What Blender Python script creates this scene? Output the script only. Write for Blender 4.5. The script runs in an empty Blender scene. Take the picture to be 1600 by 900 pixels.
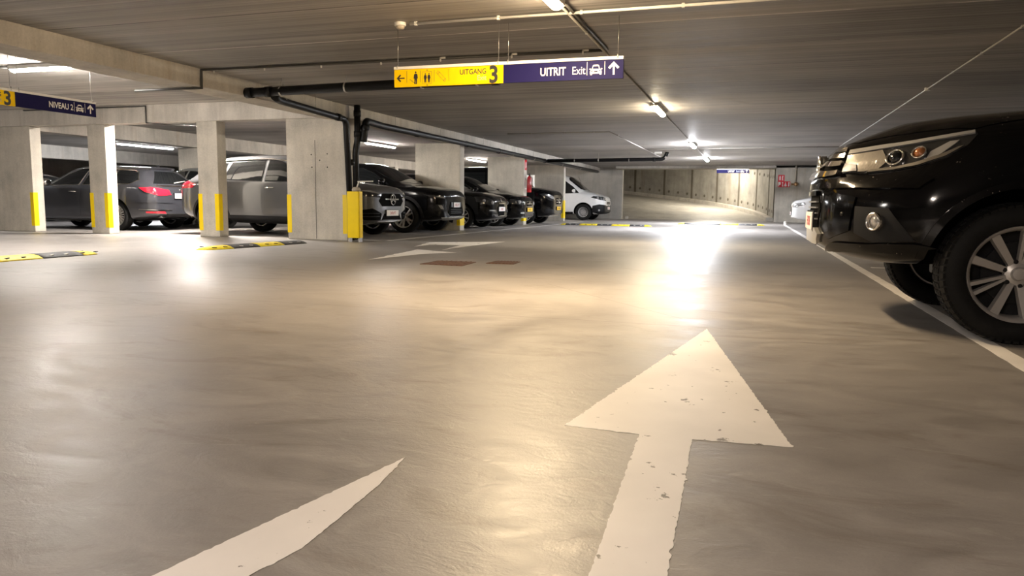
import bpy, bmesh, math, random
from math import sin, cos, pi, radians, sqrt, atan2, hypot
from mathutils import Vector, Matrix
from mathutils.bvhtree import BVHTree
from mathutils.geometry import tessellate_polygon

random.seed(7)
S = bpy.context.scene
COL = S.collection

# ------------------------------------------------------------------ camera
H = 0.70                                    # the phone was held low
PITCH, ROLL, YAW = radians(6.5826), radians(0.618), radians(17.66)
cp, sp, cy_, sy_, cr, sr = cos(PITCH), sin(PITCH), cos(YAW), sin(YAW), cos(ROLL), sin(ROLL)
fwd = Vector((-sy_*cp, cy_*cp, -sp)); rt0 = Vector((cy_, sy_, 0)); up0 = rt0.cross(fwd)
rt = cr*rt0 + sr*up0; up = -sr*rt0 + cr*up0
cam_data = bpy.data.cameras.new('camera'); cam = bpy.data.objects.new('camera', cam_data); COL.objects.link(cam)
cam_data.sensor_width = 36; cam_data.lens = 1158.6/1600*36; cam_data.clip_start = 0.05; cam_data.clip_end = 200
M = Matrix((rt, up, -fwd)).transposed().to_4x4(); M.translation = Vector((0, 0, H)); cam.matrix_world = M
S.camera = cam

# ------------------------------------------------------------------ world, exposure
w = bpy.data.worlds.new('world'); S.world = w; w.use_nodes = True
w.node_tree.nodes['Background'].inputs[0].default_value = (1.0, 0.93, 0.85, 1)
w.node_tree.nodes['Background'].inputs[1].default_value = 0.0
S.view_settings.view_transform = 'Standard'; S.view_settings.look = 'None'
S.view_settings.exposure = 0.28; S.view_settings.gamma = 1.0; S.view_settings.use_curve_mapping = False
try:
    S.cycles.max_bounces = 8; S.cycles.diffuse_bounces = 5; S.cycles.glossy_bounces = 4
    S.cycles.sample_clamp_indirect = 6.0; S.cycles.use_light_tree = True; S.cycles.use_denoising = True
    S.cycles.caustics_reflective = False; S.cycles.caustics_refractive = False
except Exception: pass

# lamp table: x, y, z, direction of its length, length, colour, power of the tube
WARM = (1.0, 0.76, 0.47); MID = (1.0, 0.84, 0.58); COOL = (0.93, 0.95, 1.0); NEUT = (1.0, 0.93, 0.85)
GAIN = 3.6
LAMPS = [
 (-1.57, -2.4, 2.34, 'y', 1.25, (1.0, .86, .74), 110, 'ceiling lamp over the lane behind the viewer'),
 (-1.57, 5.42, 2.34, 'y', 1.25, WARM, 68, 'ceiling lamp over the lane, nearest, cut off by the top of the view'),
 (-1.57, 13.1, 2.34, 'y', 1.25, MID, 52, 'second ceiling lamp along the lane, beyond the blue and yellow hanging sign'),
 (-1.57, 21.0, 2.34, 'y', 1.25, COOL, 185, 'third ceiling lamp along the lane, whitest glare before the last'),
 (-1.57, 27.6, 2.34, 'y', 1.25, COOL, 175, 'farthest ceiling lamp along the lane, just before the ramp opening'),
 (-9.1, 7.75, 2.46, 'x', 0.95, NEUT, 66, 'bright ceiling lamp above the short blue sign at left'),
 (-16.5, 7.75, 2.46, 'x', 1.25, NEUT, 16, 'ceiling lamp over the left aisle beyond the left edge of the view'),
 (-9.6, 1.2, 2.46, 'x', 1.25, NEUT, 95, 'added fill lamp, out of view, over the left aisle beside the viewer'),  # unseen fill, added to brighten the left foreground floor
 (-10.7, 12.75, 2.46, 'x', 1.1, NEUT, 185, 'ceiling lamp hidden behind the cross beam over the grey SUV'),
 (-10.9, 20.8, 2.46, 'y', 1.8, NEUT, 65, 'long glowing tube lamp over the black coupe, right of the widest pillar'),
 (-10.9, 29.3, 2.46, 'y', 1.8, NEUT, 95, 'small distant tube lamp over the black hatchback, between two slab pillars'),
 (-19.0, 19.9, 2.46, 'y', 2.3, COOL, 95, 'white tube lamp under the beam above the grey estate car'),
 (-19.0, 12.6, 2.46, 'y', 1.25, COOL, 60, 'ceiling lamp in the far aisle hidden by the wide left pillar'),
]

# ------------------------------------------------------------------ helpers
def tag(o, label=None, cat=None, group=None, kind=None):
    if label: o['label'] = label
    if cat: o['category'] = cat
    if group: o['group'] = group
    if kind: o['kind'] = kind
    return o
def empty(name, loc, rz=0, label=None, cat=None, group=None):
    o = bpy.data.objects.new(name, None); COL.objects.link(o); o.location = loc; o.rotation_euler = (0, 0, rz)
    o.empty_display_size = 0.1
    return tag(o, label, cat, group)
def copy_tree(o, parent=None):
    c = o.copy(); COL.objects.link(c)
    if parent: c.parent = parent
    for ch in [k for k in o.children]: copy_tree(ch, c)
    return c

class MB:
    def __init__(s): s.bm = bmesh.new(); s.mi = 0
    def _f(s, vs, smooth=False):
        try: f = s.bm.faces.new(vs)
        except ValueError: return None
        f.material_index = s.mi; f.smooth = smooth; return f
    def box(s, x0, x1, y0, y1, z0, z1, rot=None, org=None):
        c = [Vector((x, y, z)) for x in (x0, x1) for y in (y0, y1) for z in (z0, z1)]
        if rot is not None: c = [org + rot @ (v - org) for v in c]
        v = [s.bm.verts.new(p) for p in c]
        for q in ((0,1,3,2),(4,6,7,5),(0,4,5,1),(2,3,7,6),(0,2,6,4),(1,5,7,3)): s._f([v[i] for i in q])
        return s
    def bar(s, a, b, wd, th, upv=(0, 0, 1)):
        a = Vector(a); b = Vector(b); d = (b-a).normalized(); u = Vector(upv); r = d.cross(u).normalized(); u = r.cross(d)
        v = [s.bm.verts.new(p + r*i*wd/2 + u*j*th/2) for p in (a, b) for i, j in ((-1,-1),(1,-1),(1,1),(-1,1))]
        for q in ((3,2,1,0),(4,5,6,7),(0,1,5,4),(1,2,6,5),(2,3,7,6),(3,0,4,7)): s._f([v[i] for i in q])
        return s
    def tube(s, pts, r, n=10, caps=True):
        pts = [Vector(p) for p in pts]; rings = []
        prev = None
        for i, p in enumerate(pts):
            d = ((pts[min(i+1, len(pts)-1)] - p).normalized() + (p - pts[max(i-1, 0)]).normalized())
            d = d.normalized() if d.length > 1e-6 else (pts[1]-pts[0]).normalized()
            if prev is None:
                a = Vector((0, 0, 1)) if abs(d.z) < .9 else Vector((1, 0, 0)); u = d.cross(a).normalized()
            else: u = (prev - d*prev.dot(d)).normalized()
            prev = u; v = d.cross(u); rr = r[i] if isinstance(r, (list, tuple)) else r
            if 0 < i < len(pts)-1:
                c = max(.5, (pts[i+1]-p).normalized().dot(d)); rr = rr/c**.5
            rings.append([s.bm.verts.new(p + u*cos(2*pi*k/n)*rr + v*sin(2*pi*k/n)*rr) for k in range(n)])
        for a, b in zip(rings, rings[1:]):
            for k in range(n): s._f([a[k], a[(k+1) % n], b[(k+1) % n], b[k]], True)
        if caps: s._f(rings[0][::-1]); s._f(rings[-1])
        return s
    def lathe(s, prof, org, ax, n=24, smooth=True, close=False):
        ax = Vector(ax).normalized(); a = Vector((0, 0, 1)) if abs(ax.z) < .9 else Vector((1, 0, 0))
        u = ax.cross(a).normalized(); v = ax.cross(u); org = Vector(org); rings = []
        for r, h in prof:
            if r < 1e-5: rings.append([s.bm.verts.new(org + ax*h)])
            else: rings.append([s.bm.verts.new(org + ax*h + (u*cos(2*pi*k/n) + v*sin(2*pi*k/n))*r) for k in range(n)])
        if close: rings.append(rings[0])
        for a, b in zip(rings, rings[1:]):
            for k in range(n):
                k2 = (k+1) % n
                if len(a) == 1 and len(b) == 1: continue
                if len(a) == 1: s._f([a[0], b[k2], b[k]], smooth)
                elif len(b) == 1: s._f([a[k], a[k2], b[0]], smooth)
                else: s._f([a[k], a[k2], b[k2], b[k]], smooth)
        return s
    def prism(s, poly, o, u, v, dep):
        o = Vector(o); u = Vector(u); v = Vector(v); n = u.cross(v).normalized()*dep
        a = [s.bm.verts.new(o + u*p[0] + v*p[1]) for p in poly]; b = [s.bm.verts.new(q.co + n) for q in a]
        s._f(a[::-1]); s._f(b); m = len(a)
        for i in range(m): s._f([a[i], a[(i+1) % m], b[(i+1) % m], b[i]])
        return s
    def build(s, name, mats, parent=None, bevel=0, sharp=None):
        bmesh.ops.recalc_face_normals(s.bm, faces=s.bm.faces[:])
        me = bpy.data.meshes.new(name); s.bm.to_mesh(me); s.bm.free()
        for m in (mats if isinstance(mats, (list, tuple)) else [mats]): me.materials.append(m)
        if sharp: me.set_sharp_from_angle(angle=radians(sharp))
        o = bpy.data.objects.new(name, me); COL.objects.link(o)
        if parent: o.parent = parent
        if bevel:
            b = o.modifiers.new('b', 'BEVEL'); b.width = bevel; b.segments = 2; b.limit_method = 'ANGLE'; b.angle_limit = radians(40)
        return o

def text_mesh(txt, size, bold=0.0, align='LEFT', extrude=0.0008, sx=1.0):
    c = bpy.data.curves.new('t', 'FONT'); c.body = txt; c.size = size; c.offset = bold; c.extrude = extrude; c.align_x = align; c.resolution_u = 3
    o = bpy.data.objects.new('t', c); COL.objects.link(o)
    dg = bpy.context.evaluated_depsgraph_get(); me = bpy.data.meshes.new_from_object(o.evaluated_get(dg))
    bpy.data.objects.remove(o); bpy.data.curves.remove(c)
    if sx != 1.0:
        for v in me.vertices: v.co.x *= sx
    return me
def put_text(name, txt, size, o, u, v, mat_, parent=None, bold=0.0, align='LEFT', sx=1.0):
    me = text_mesh(txt, size, bold, align, sx=sx); u = Vector(u).normalized(); v = Vector(v).normalized(); n = u.cross(v)
    T = Matrix((u, v, n)).transposed().to_4x4(); T.translation = Vector(o); me.transform(T)
    me.materials.clear(); me.materials.append(mat_)
    ob = bpy.data.objects.new(name, me); COL.objects.link(ob)
    if parent: ob.parent = parent
    return ob

# ------------------------------------------------------------------ materials
def new(name):
    m = bpy.data.materials.new(name); m.use_nodes = True; nt = m.node_tree; return m, nt, nt.nodes['Principled BSDF']
def mat(name, c, r=.5, metal=0., coat=0., spec=.5, emi=None, es=0, alpha=None, nz=0, nscale=8., bump=0, trans=0):
    m, nt, b = new(name); b.inputs['Base Color'].default_value = (*c, 1); b.inputs['Roughness'].default_value = r
    b.inputs['Metallic'].default_value = metal; b.inputs['Coat Weight'].default_value = coat; b.inputs['Coat Roughness'].default_value = .05
    b.inputs['Specular IOR Level'].default_value = spec
    if trans: b.inputs['Transmission Weight'].default_value = trans
    if emi: b.inputs['Emission Color'].default_value = (*emi, 1); b.inputs['Emission Strength'].default_value = es
    n = nt.nodes.new('ShaderNodeTexNoise'); n.inputs['Scale'].default_value = nscale; n.inputs['Detail'].default_value = 5
    tc = nt.nodes.new('ShaderNodeTexCoord'); nt.links.new(tc.outputs['Object'], n.inputs['Vector'])
    mr = nt.nodes.new('ShaderNodeMapRange'); mr.inputs[1].default_value = .3; mr.inputs[2].default_value = .7
    k = nz if nz else .03
    mr.inputs[3].default_value = 1-k; mr.inputs[4].default_value = 1+k
    nt.links.new(n.outputs[0], mr.inputs[0])
    mx = nt.nodes.new('ShaderNodeVectorMath'); mx.operation = 'SCALE'; mx.inputs[0].default_value = c
    nt.links.new(mr.outputs[0], mx.inputs['Scale']); nt.links.new(mx.outputs[0], b.inputs['Base Color'])
    if bump:
        bp = nt.nodes.new('ShaderNodeBump'); bp.inputs['Strength'].default_value = bump; bp.inputs['Distance'].default_value = .01
        nt.links.new(n.outputs[0], bp.inputs['Height']); nt.links.new(bp.outputs[0], b.inputs['Normal'])
    return m

class G:
    """little node graph helper"""
    def __init__(s, name): s.m, s.nt, s.b = new(name); s.tc = s.nt.nodes.new('ShaderNodeTexCoord')
    def _in(s, sock, v):
        if isinstance(v, bpy.types.NodeSocket): s.nt.links.new(v, sock)
        else: sock.default_value = v
    def math(s, op, a, b=0., c=0., clamp=False):
        n = s.nt.nodes.new('ShaderNodeMath'); n.operation = op; n.use_clamp = clamp
        s._in(n.inputs[0], a); s._in(n.inputs[1], b); s._in(n.inputs[2], c); return n.outputs[0]
    def xyz(s):
        n = s.nt.nodes.new('ShaderNodeSeparateXYZ'); s.nt.links.new(s.tc.outputs['Object'], n.inputs[0]); return n.outputs
    def comb(s, x, y, z):
        n = s.nt.nodes.new('ShaderNodeCombineXYZ'); s._in(n.inputs[0], x); s._in(n.inputs[1], y); s._in(n.inputs[2], z); return n.outputs[0]
    def noise(s, scale, stretch=(1, 1, 1), detail=4, rough=.5, dist=0, off=(0, 0, 0)):
        mp = s.nt.nodes.new('ShaderNodeMapping'); mp.inputs['Scale'].default_value = stretch; mp.inputs['Location'].default_value = off
        s.nt.links.new(s.tc.outputs['Object'], mp.inputs[0])
        n = s.nt.nodes.new('ShaderNodeTexNoise'); n.inputs['Scale'].default_value = scale; n.inputs['Detail'].default_value = detail
        n.inputs['Roughness'].default_value = rough; n.inputs['Distortion'].default_value = dist
        s.nt.links.new(mp.outputs[0], n.inputs['Vector']); return n.outputs[0]
    def rng(s, v, a, b, c, d, clamp=True):
        n = s.nt.nodes.new('ShaderNodeMapRange'); n.clamp = clamp
        s._in(n.inputs[0], v)
        for i, x in enumerate((a, b, c, d)): s._in(n.inputs[i+1], x)
        return n.outputs[0]
    def mix(s, f, a, b):
        n = s.nt.nodes.new('ShaderNodeMix'); n.data_type = 'RGBA'; s._in(n.inputs[0], f)
        for k, v in ((6, a), (7, b)):
            if isinstance(v, bpy.types.NodeSocket): s.nt.links.new(v, n.inputs[k])
            else: n.inputs[k].default_value = (*v, 1)
        return n.outputs[2]
    def color(s, v): s.nt.links.new(v, s.b.inputs['Base Color'])
    def rough(s, v): s._in(s.b.inputs['Roughness'], v)
    def bump(s, v, st=.3, d=.01):
        n = s.nt.nodes.new('ShaderNodeBump'); n.inputs['Strength'].default_value = st; n.inputs['Distance'].default_value = d
        s.nt.links.new(v, n.inputs['Height']); s.nt.links.new(n.outputs[0], s.b.inputs['Normal'])

def concrete(name, base, var=.18, streak=(1, 1, .12), rough=.8, stain=(.45, .38, .30), stain_amt=.5):
    g = G(name); a = g.noise(1.3, detail=8, rough=.6); b = g.noise(3.0, streak, 5, .6, .6); c = g.noise(45, detail=3)
    f = g.math('ADD', g.math('MULTIPLY', a, .55), g.math('ADD', g.math('MULTIPLY', b, .3), g.math('MULTIPLY', c, .15)))
    lo = tuple(x*(1-var*1.5) for x in base); hi = tuple(min(1, x*(1+var)) for x in base)
    col = g.mix(g.rng(f, .35, .65, 0, 1), lo, hi)
    st = g.rng(g.noise(1.1, streak, 6, .65, .3, (5, 3, 1)), .58, .74, 0, stain_amt)
    col = g.mix(st, col, tuple(base[i]*stain[i]*1.5 for i in range(3)))
    pits = g.rng(g.noise(70, detail=1, off=(3, 1, 2)), .72, .78, 0, .5)
    g.color(g.mix(pits, col, tuple(x*.35 for x in base))); g.rough(rough); g.bump(g.math('ADD', f, g.math('MULTIPLY', pits, -.5)), .25, .01)
    return g.m

M_col = concrete('concrete_pillar', (.54, .50, .43), var=.26, stain_amt=.65)
M_beam = concrete('concrete_beam', (.56, .52, .46), var=.22, streak=(2.5, 2.5, .25), stain_amt=.6)
M_wall = concrete('concrete_wall', (.50, .47, .42))
M_rampwall = concrete('ramp_wall_concrete', (.36, .34, .30), var=.25, stain_amt=.7)

def ceiling_mat(name, base, y0=5.8, rr=0.):
    g = G(name); x, y, z = g.xyz()
    v = g.math('DIVIDE', g.math('SUBTRACT', y, y0), 1.2); pl = g.math('FLOOR', v); fr = g.math('FRACT', v)
    wn = g.nt.nodes.new('ShaderNodeTexWhiteNoise'); wn.noise_dimensions = '1D'; g.nt.links.new(pl, wn.inputs['W'])
    bands = g.noise(1.0, (.12, 9, 1), 6, .62); fine = g.noise(1.0, (.25, 40, 1), 3, .6, off=(1, 7, 0)); big = g.noise(.5, (1, 1, 1), 4)
    f = g.math('ADD', g.math('MULTIPLY', bands, .5), g.math('ADD', g.math('MULTIPLY', fine, .35), g.math('MULTIPLY', big, .25)))
    f = g.math('ADD', f, g.math('MULTIPLY', wn.outputs[0], .09))
    col = g.mix(g.rng(f, .42, .72, 0, 1), tuple(c*.36 for c in base), tuple(c*1.55 for c in base))
    d = g.math('MULTIPLY', g.math('MINIMUM', fr, g.math('SUBTRACT', 1., fr)), 1.2)     # metres to nearest joint
    k = g.math('FLOORED_MODULO', g.math('ROUND', v), 6.)                                # every sixth joint is filled with light mortar
    light = g.math('LESS_THAN', g.math('ABSOLUTE', g.math('SUBTRACT', k, 1.)), .1)
    jn = g.math('MULTIPLY', g.math('LESS_THAN', d, .009), g.rng(g.noise(2.0, (1, .1, 1), 2), .35, .5, .2, 1))
    col = g.mix(g.math('MULTIPLY', jn, g.math('SUBTRACT', 1., light)), col, tuple(c*.18 for c in base))
    col = g.mix(g.math('MULTIPLY', jn, light), col, tuple(min(1, c*3.2) for c in base))
    g.color(col); g.rough(g.rng(bands, .3, .7, .45+rr, .62+rr)); g.bump(g.math('SUBTRACT', f, g.math('MULTIPLY', jn, 1.5)), .35, .008)
    return g.m
M_ceil = ceiling_mat('ceiling_planks', (.30, .282, .262))
M_ceil2 = ceiling_mat('ceiling_planks_bays', (.38, .36, .33), 5.2, .2)

def floor_mat():
    g = G('floor_concrete'); x, y, z = g.xyz()
    a = g.noise(.55, (1, 1, 1), 9, .62, 1.2); b = g.noise(2.2, (1, 1.6, 1), 8, .65, 2.0, (4, 2, 0)); c = g.noise(160, detail=2)
    f = g.math('ADD', g.math('MULTIPLY', a, .5), g.math('ADD', g.math('MULTIPLY', b, .42), g.math('MULTIPLY', c, .08)))
    col = g.mix(g.rng(f, .38, .62, 0, 1), (.20, .183, .172), (.345, .322, .305))
    st = g.rng(g.noise(1.6, (1, 2.4, 1), 7, .7, 1.0, (9, 4, 0)), .54, .70, 0, .60)
    col = g.mix(st, col, (.15, .12, .095))
    sc = g.rng(g.noise(2.6, (1, 4, 1), 8, .7, 2.5, (2, 8, 0)), .60, .68, 0, .35)
    col = g.mix(sc, col, (.42, .40, .38))
    # saw-cut joint across the lane and an oblique crack
    wob = g.math('MULTIPLY', g.math('SUBTRACT', g.noise(2.5, (1, .1, 1), 4), .5), .03)
    j1 = g.math('LESS_THAN', g.math('ABSOLUTE', g.math('ADD', g.math('SUBTRACT', y, 4.34), wob)), .0042)
    ln = g.math('ABSOLUTE', g.math('ADD', g.math('SUBTRACT', g.math('ADD', g.math('MULTIPLY', x, 1.24), y), 4.155), wob))
    j2 = g.math('MULTIPLY', g.math('LESS_THAN', ln, .0055), g.math('MULTIPLY', g.math('GREATER_THAN', y, 4.3), g.math('LESS_THAN', y, 6.2)))
    j = g.math('MULTIPLY', g.math('MAXIMUM', j1, j2), g.rng(g.noise(4, detail=3), .3, .55, .25, .75))
    col = g.mix(j, col, (.06, .045, .035))
    g.color(col)
    r = g.math('ADD', g.rng(b, .3, .7, .31, .45), g.math('MULTIPLY', g.math('SUBTRACT', a, .5), .22))
    g.rough(g.math('ADD', r, .06)); g.b.inputs['Specular IOR Level'].default_value = .62
    g.bump(g.math('ADD', g.math('MULTIPLY', b, .5), g.math('ADD', g.math('MULTIPLY', c, .10), g.math('MULTIPLY', g.noise(11, (1, 1.5, 1), 5, .6, 1.5), .40))), .34, .012)
    return g.m
M_floor = floor_mat()

def paint_mat(name, col, chip=.66, rough=.5):
    g = G(name); n = g.noise(7, detail=7, rough=.65); n2 = g.noise(28, detail=4, off=(4, 4, 4)); big = g.noise(2.5, detail=5)
    ch = g.math('MAXIMUM', g.rng(n, chip, chip+.012, 0, 1), g.rng(n2, chip+.06, chip+.07, 0, 1))
    base = g.mix(g.rng(big, .3, .7, 0, 1), tuple(c*.86 for c in col), col)
    g.color(g.mix(ch, base, (.22, .20, .18))); g.rough(rough); g.bump(ch, -.2, .004)
    return g.m
M_white_paint = paint_mat('white_road_paint', (.90, .86, .83), .645)
M_yellow_paint = paint_mat('yellow_pillar_paint', (.98, .70, .0), .78, .45)
M_yellow = mat('yellow_plastic', (.98, .70, .0), .45, spec=.3)
M_yrub = mat('yellow_rubber', (.80, .63, .02), .6, nz=.15, nscale=30, bump=.2)
M_brub = mat('black_rubber_hump', (.045, .045, .047), .65, nz=.2, nscale=30, bump=.2)
M_pipe = mat('black_pipe', (.007, .007, .008), .42, spec=.25)
M_steel = mat('galvanised_steel', (.55, .53, .50), .35, 1.0)
M_conduit = mat('grey_conduit', (.42, .40, .37), .45)
M_darkcond = mat('dark_cable_tray', (.05, .048, .045), .5)
M_plwhite = mat('white_plastic', (.75, .73, .68), .4)
M_black = mat('black_plastic', (.007, .007, .008), .5, spec=.25)
M_signY = mat('sign_yellow', (.93, .61, .002), .6, spec=.15)
M_signB = mat('sign_blue', (.009, .007, .058), .6, spec=.12)
M_signW = mat('sign_white', (.85, .82, .78), .5, spec=.2)
M_signK = mat('sign_black', (.03, .028, .03), .5)
M_signG = mat('sign_grey', (.42, .37, .30), .5)
M_signL = mat('sign_light_blue_grey', (.33, .35, .45), .5)
M_red = mat('signal_red', (.70, .01, .03), .4)
M_redp = mat('extinguisher_red', (.50, .012, .02), .25, coat=.6)
M_tyre = mat('tyre_rubber', (.007, .007, .007), .7, spec=.22, nz=.2, nscale=40)
M_alloy = mat('alloy', (.60, .59, .58), .35, .45)
M_alloy_dark = mat('alloy_dark', (.06, .06, .065), .35, .8)
M_chrome = mat('chrome', (.82, .80, .77), .10, 1.0)
M_satin = mat('satin_chrome', (.62, .60, .57), .22, 1.0)
M_glass = mat('tinted_glass', (.006, .007, .008), .04, spec=.6)
M_lens = mat('clear_lens', (.50, .50, .50), .06, .55, coat=1)
M_lampin = mat('lamp_inner', (.045, .045, .047), .12, .5)
M_redlens = mat('red_lens', (.62, .012, .03), .12, coat=1)
M_pl_white = mat('plate_white', (.80, .76, .74), .45)
M_pl_yel = mat('plate_yellow', (.90, .55, .02), .45)
M_pl_red = mat('plate_red', (.45, .04, .04), .5)
M_well = mat('wheel_well', (.004, .004, .004), .9, spec=.06)
M_silver_cl = mat('silver_trim', (.55, .55, .54), .35, .6)
def carpaint(n, c, metal=.5, r=.28, coat=1.0, spec=.5): return mat(n, c, r, metal, coat=coat, spec=spec)
P_black = carpaint('paint_black', (.0025, .0025, .003), 0, .10, 0, .28)
P_black2 = carpaint('paint_black_metallic', (.003, .003, .0035), 0, .12, 0, .28)
P_grey = carpaint('paint_mountain_grey', (.10, .10, .105), .45, .35)
P_dgrey = carpaint('paint_dark_grey', (.055, .057, .068), .5, .32)
P_white = carpaint('paint_white', (.78, .78, .78), 0, .35)
P_silver = carpaint('paint_silver_grey', (.30, .32, .33), .7, .35)

def lampmat(c, s): return mat('glowing_diffuser', (.9, .9, .9), .5, emi=c, es=s)
# ------------------------------------------------------------------ structure
def struct(name, mb, m, bevel=0): return tag(mb.build(name, m, bevel=bevel), kind='structure')
XL, XR = -30.0, 7.2
b = MB(); b.box(XL, XR, -9, 34.3, -.3, 0); struct('floor', b, M_floor)
b = MB(); b.box(-6.75, XR, -9, 34.3, 2.34, 2.75); struct('ceiling', b, M_ceil)
b = MB(); b.box(XL, -6.75, -9, 34.6, 2.46, 2.75); struct('ceiling', b, M_ceil2)
b = MB(); b.box(XL-.3, XL, -9, 34.6, 0, 2.46); struct('wall_left', b, M_wall)
b = MB(); b.box(XR, XR+.3, -9, 33.3, 0, 2.34); struct('wall_right', b, M_wall)
b = MB(); b.box(XL, XR, -9.3, -9, 0, 2.46); struct('wall_back', b, M_wall)
# end wall behind the white van, with its free edge at the ramp mouth
b = MB(); b.box(XL, -5.65, 34.3, 34.6, 0, 2.6); struct('wall_far', b, M_wall)
b = MB(); b.box(.95, XR, 33.0, 33.3, 0, 2.34); struct('wall_far', b, M_col)
# beams
def beam(n, x0, x1, y0, y1, z0, z1):
    b = MB(); b.box(x0, x1, y0, y1, z0, z1); return struct('trim_%d' % n, b, M_beam, .008)
beam(1, -7.20, -6.72, -9, 34.3, 2.12, 2.5)
beam(2, XL, -7.2, 11.53, 11.82, 2.13, 2.5)
beam(3, -14.97, -14.5, 11.82, 34.3, 2.10, 2.5)
beam(4, -23.0, -22.6, -2, 34.3, 2.02, 2.5)
beam(5, -5.75, XR, 33.0, 34.3, 2.24, 2.345)
# thin shadow joint boards on the beams: formwork seams
def pillar(x0, x1, y0, y1, z1, guards, label, holes=()):
    cx, cyy = (x0+x1)/2, (y0+y1)/2
    t = empty('concrete_pillar', (cx, cyy, 0), 0, label, 'pillar', 'concrete pillars of the garage')
    b = MB(); b.box(x0-cx, x1-cx, y0-cyy, y1-cyy, 0, z1); b.build('shaft', M_col, t, bevel=.012)
    for (gx, side) in guards:                     # painted corner: L of two thin coats; side +1 right edge, -1 left edge
        b = MB(); e = .004; wf = .085; ws = .10
        fx = x1 if gx > 0 else x0; fx -= cx; yf = y0-cyy
        if side == 'full': ws = y1-y0
        s_ = 1 if gx > 0 else -1
        yb = min(ws, y1-y0)
        pl = [(fx-s_*wf, yf-e), (fx+s_*e, yf-e), (fx+s_*e, yf+yb), (fx-s_*.002, yf+yb), (fx-s_*.002, yf+.002), (fx-s_*wf, yf+.002)]
        b.prism(pl, (0, 0, .12), (1, 0, 0), (0, 1, 0), .68)
        b.build('corner_paint', M_yellow_paint, t)
    if holes:
        for (hx, hz) in holes:
            b = MB(); b.lathe([(0, -.002), (.011, -.002), (.013, .004)], (hx-cx, y0-cyy, hz), (0, 1, 0), 10); b.build('tie_hole', M_black, t)
    return t
ph = [(-7.42, 1.50), (-7.25, 1.40), (-7.10, 1.51), (-7.41, 1.28), (-7.10, 1.28)]
p_big = pillar(-7.93, -6.72, 11.55, 11.85, 2.13, [(-1, 0), (1, 0)], 'widest concrete pillar, a seam down its face, black pipes and a yellow box on its right', ph)
b = MB(); b.box(.0, .008, -.153, -.149, .02, 1.75); b.build('seam', M_black, p_big).location = (-.02, 0, 0)
pillar(-9.86, -9.41, 11.55, 11.80, 2.13, [(-1, 0), (1, 0)], 'narrow concrete pillar in front of the grey SUV tail, yellow painted corners')
pillar(-12.46, -12.02, 11.55, 11.80, 2.13, [(-1, 0), (1, 0)], 'narrow concrete pillar before the grey estate car, its right side brightly lit')
pillar(-15.15, -13.95, 11.55, 11.80, 2.13, [(1, 0)], 'wide concrete pillar at the left edge of the view, bright lit side')
pillar(-7.97, -6.77, 17.0, 17.28, 2.12, [(1, 'full')], 'slab pillar between the black coupe SUV and the black hatchback')
p3 = pillar(-8.0, -6.79, 22.45, 22.75, 2.12, [(1, 'full')], 'stained slab pillar with a red strip and extinguisher at its edge')
pillar(-8.0, -6.83, 27.85, 28.12, 2.12, [(1, 'full')], 'slab pillar just left of the white van, yellow edge')
pillar(-15.15, -13.95, 17.0, 17.28, 2.10, [], 'wide slab pillar seen behind the grey estate car, below the far beam')
for yy in (22.45, 27.85):
    pillar(-15.15, -13.95, yy, yy+.3, 2.10, [], 'slab pillar deep in the dark back row of bays')
for yy in (5.8, 17.0, 27.5): pillar(-23.0, -22.6, yy, yy+.5, 2.02, [], 'concrete pillar under the farthest beam at left')
for yy in (0.4, 12.0): pillar(XR-1.2, XR-.002, yy, yy+.3, 2.34, [], 'slab pillar beside the parked pickup bays at right')

# ------------------------------------------------------------------ ramp
R0, CX, CY = 12.0, .95-12.0, 34.3
def zr(s): return 0 if s < 1.3 else .095*(s-1.3)
N = 36; PH = radians(118)
def ramp_pt(r, k): a = PH*k/N; return Vector((CX + r*cos(a), CY + r*sin(a), zr(R0*a)))
b = MB()
for k in range(N):
    q = [ramp_pt(3.5, k), ramp_pt(R0, k), ramp_pt(R0, k+1), ramp_pt(3.5, k+1)]
    if k == 0: q[0].z = q[1].z = 0
    v = [b.bm.verts.new(p) for p in q] + [b.bm.verts.new(p - Vector((0, 0, .3))) for p in q]
    b._f(v[:4]); b._f(v[4:][::-1])
    for i in range(4): b._f([v[i], v[(i+1) % 4], v[4+(i+1) % 4], v[4+i]])
bmesh.ops.remove_doubles(b.bm, verts=b.bm.verts[:], dist=1e-4)
M_ramp = concrete('ramp_floor', (.36, .34, .30), rough=.6, streak=(1, 1, 1)); struct('floor', b, M_ramp)
def arcwall(r0, r1, z0, z1, k0=0, k1=N):
    b = MB()
    for k in range(k0, k1):
        q = [ramp_pt(r0, k), ramp_pt(r1, k), ramp_pt(r1, k+1), ramp_pt(r0, k+1)]
        v = [b.bm.verts.new(p + Vector((0, 0, z0))) for p in q] + [b.bm.verts.new(p + Vector((0, 0, z1))) for p in q]
        b._f(v[:4]); b._f(v[4:][::-1])
        for i in range(4): b._f([v[i], v[(i+1) % 4], v[4+(i+1) % 4], v[4+i]])
    bmesh.ops.remove_doubles(b.bm, verts=b.bm.verts[:], dist=1e-4)
    return b
struct('wall_ramp', arcwall(R0, R0+.3, -.3, 3.2), M_rampwall)
struct('wall_ramp', arcwall(3.2, 3.5, -.3, 3.2, 2), M_rampwall)
struct('ceiling', arcwall(3.2, R0+.3, 2.75, 3.0), M_beam)
struct('trim_6', arcwall(R0-.28, R0, -.05, .17), M_beam)
b = MB()                                          # upright joints between the cast wall panels
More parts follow.
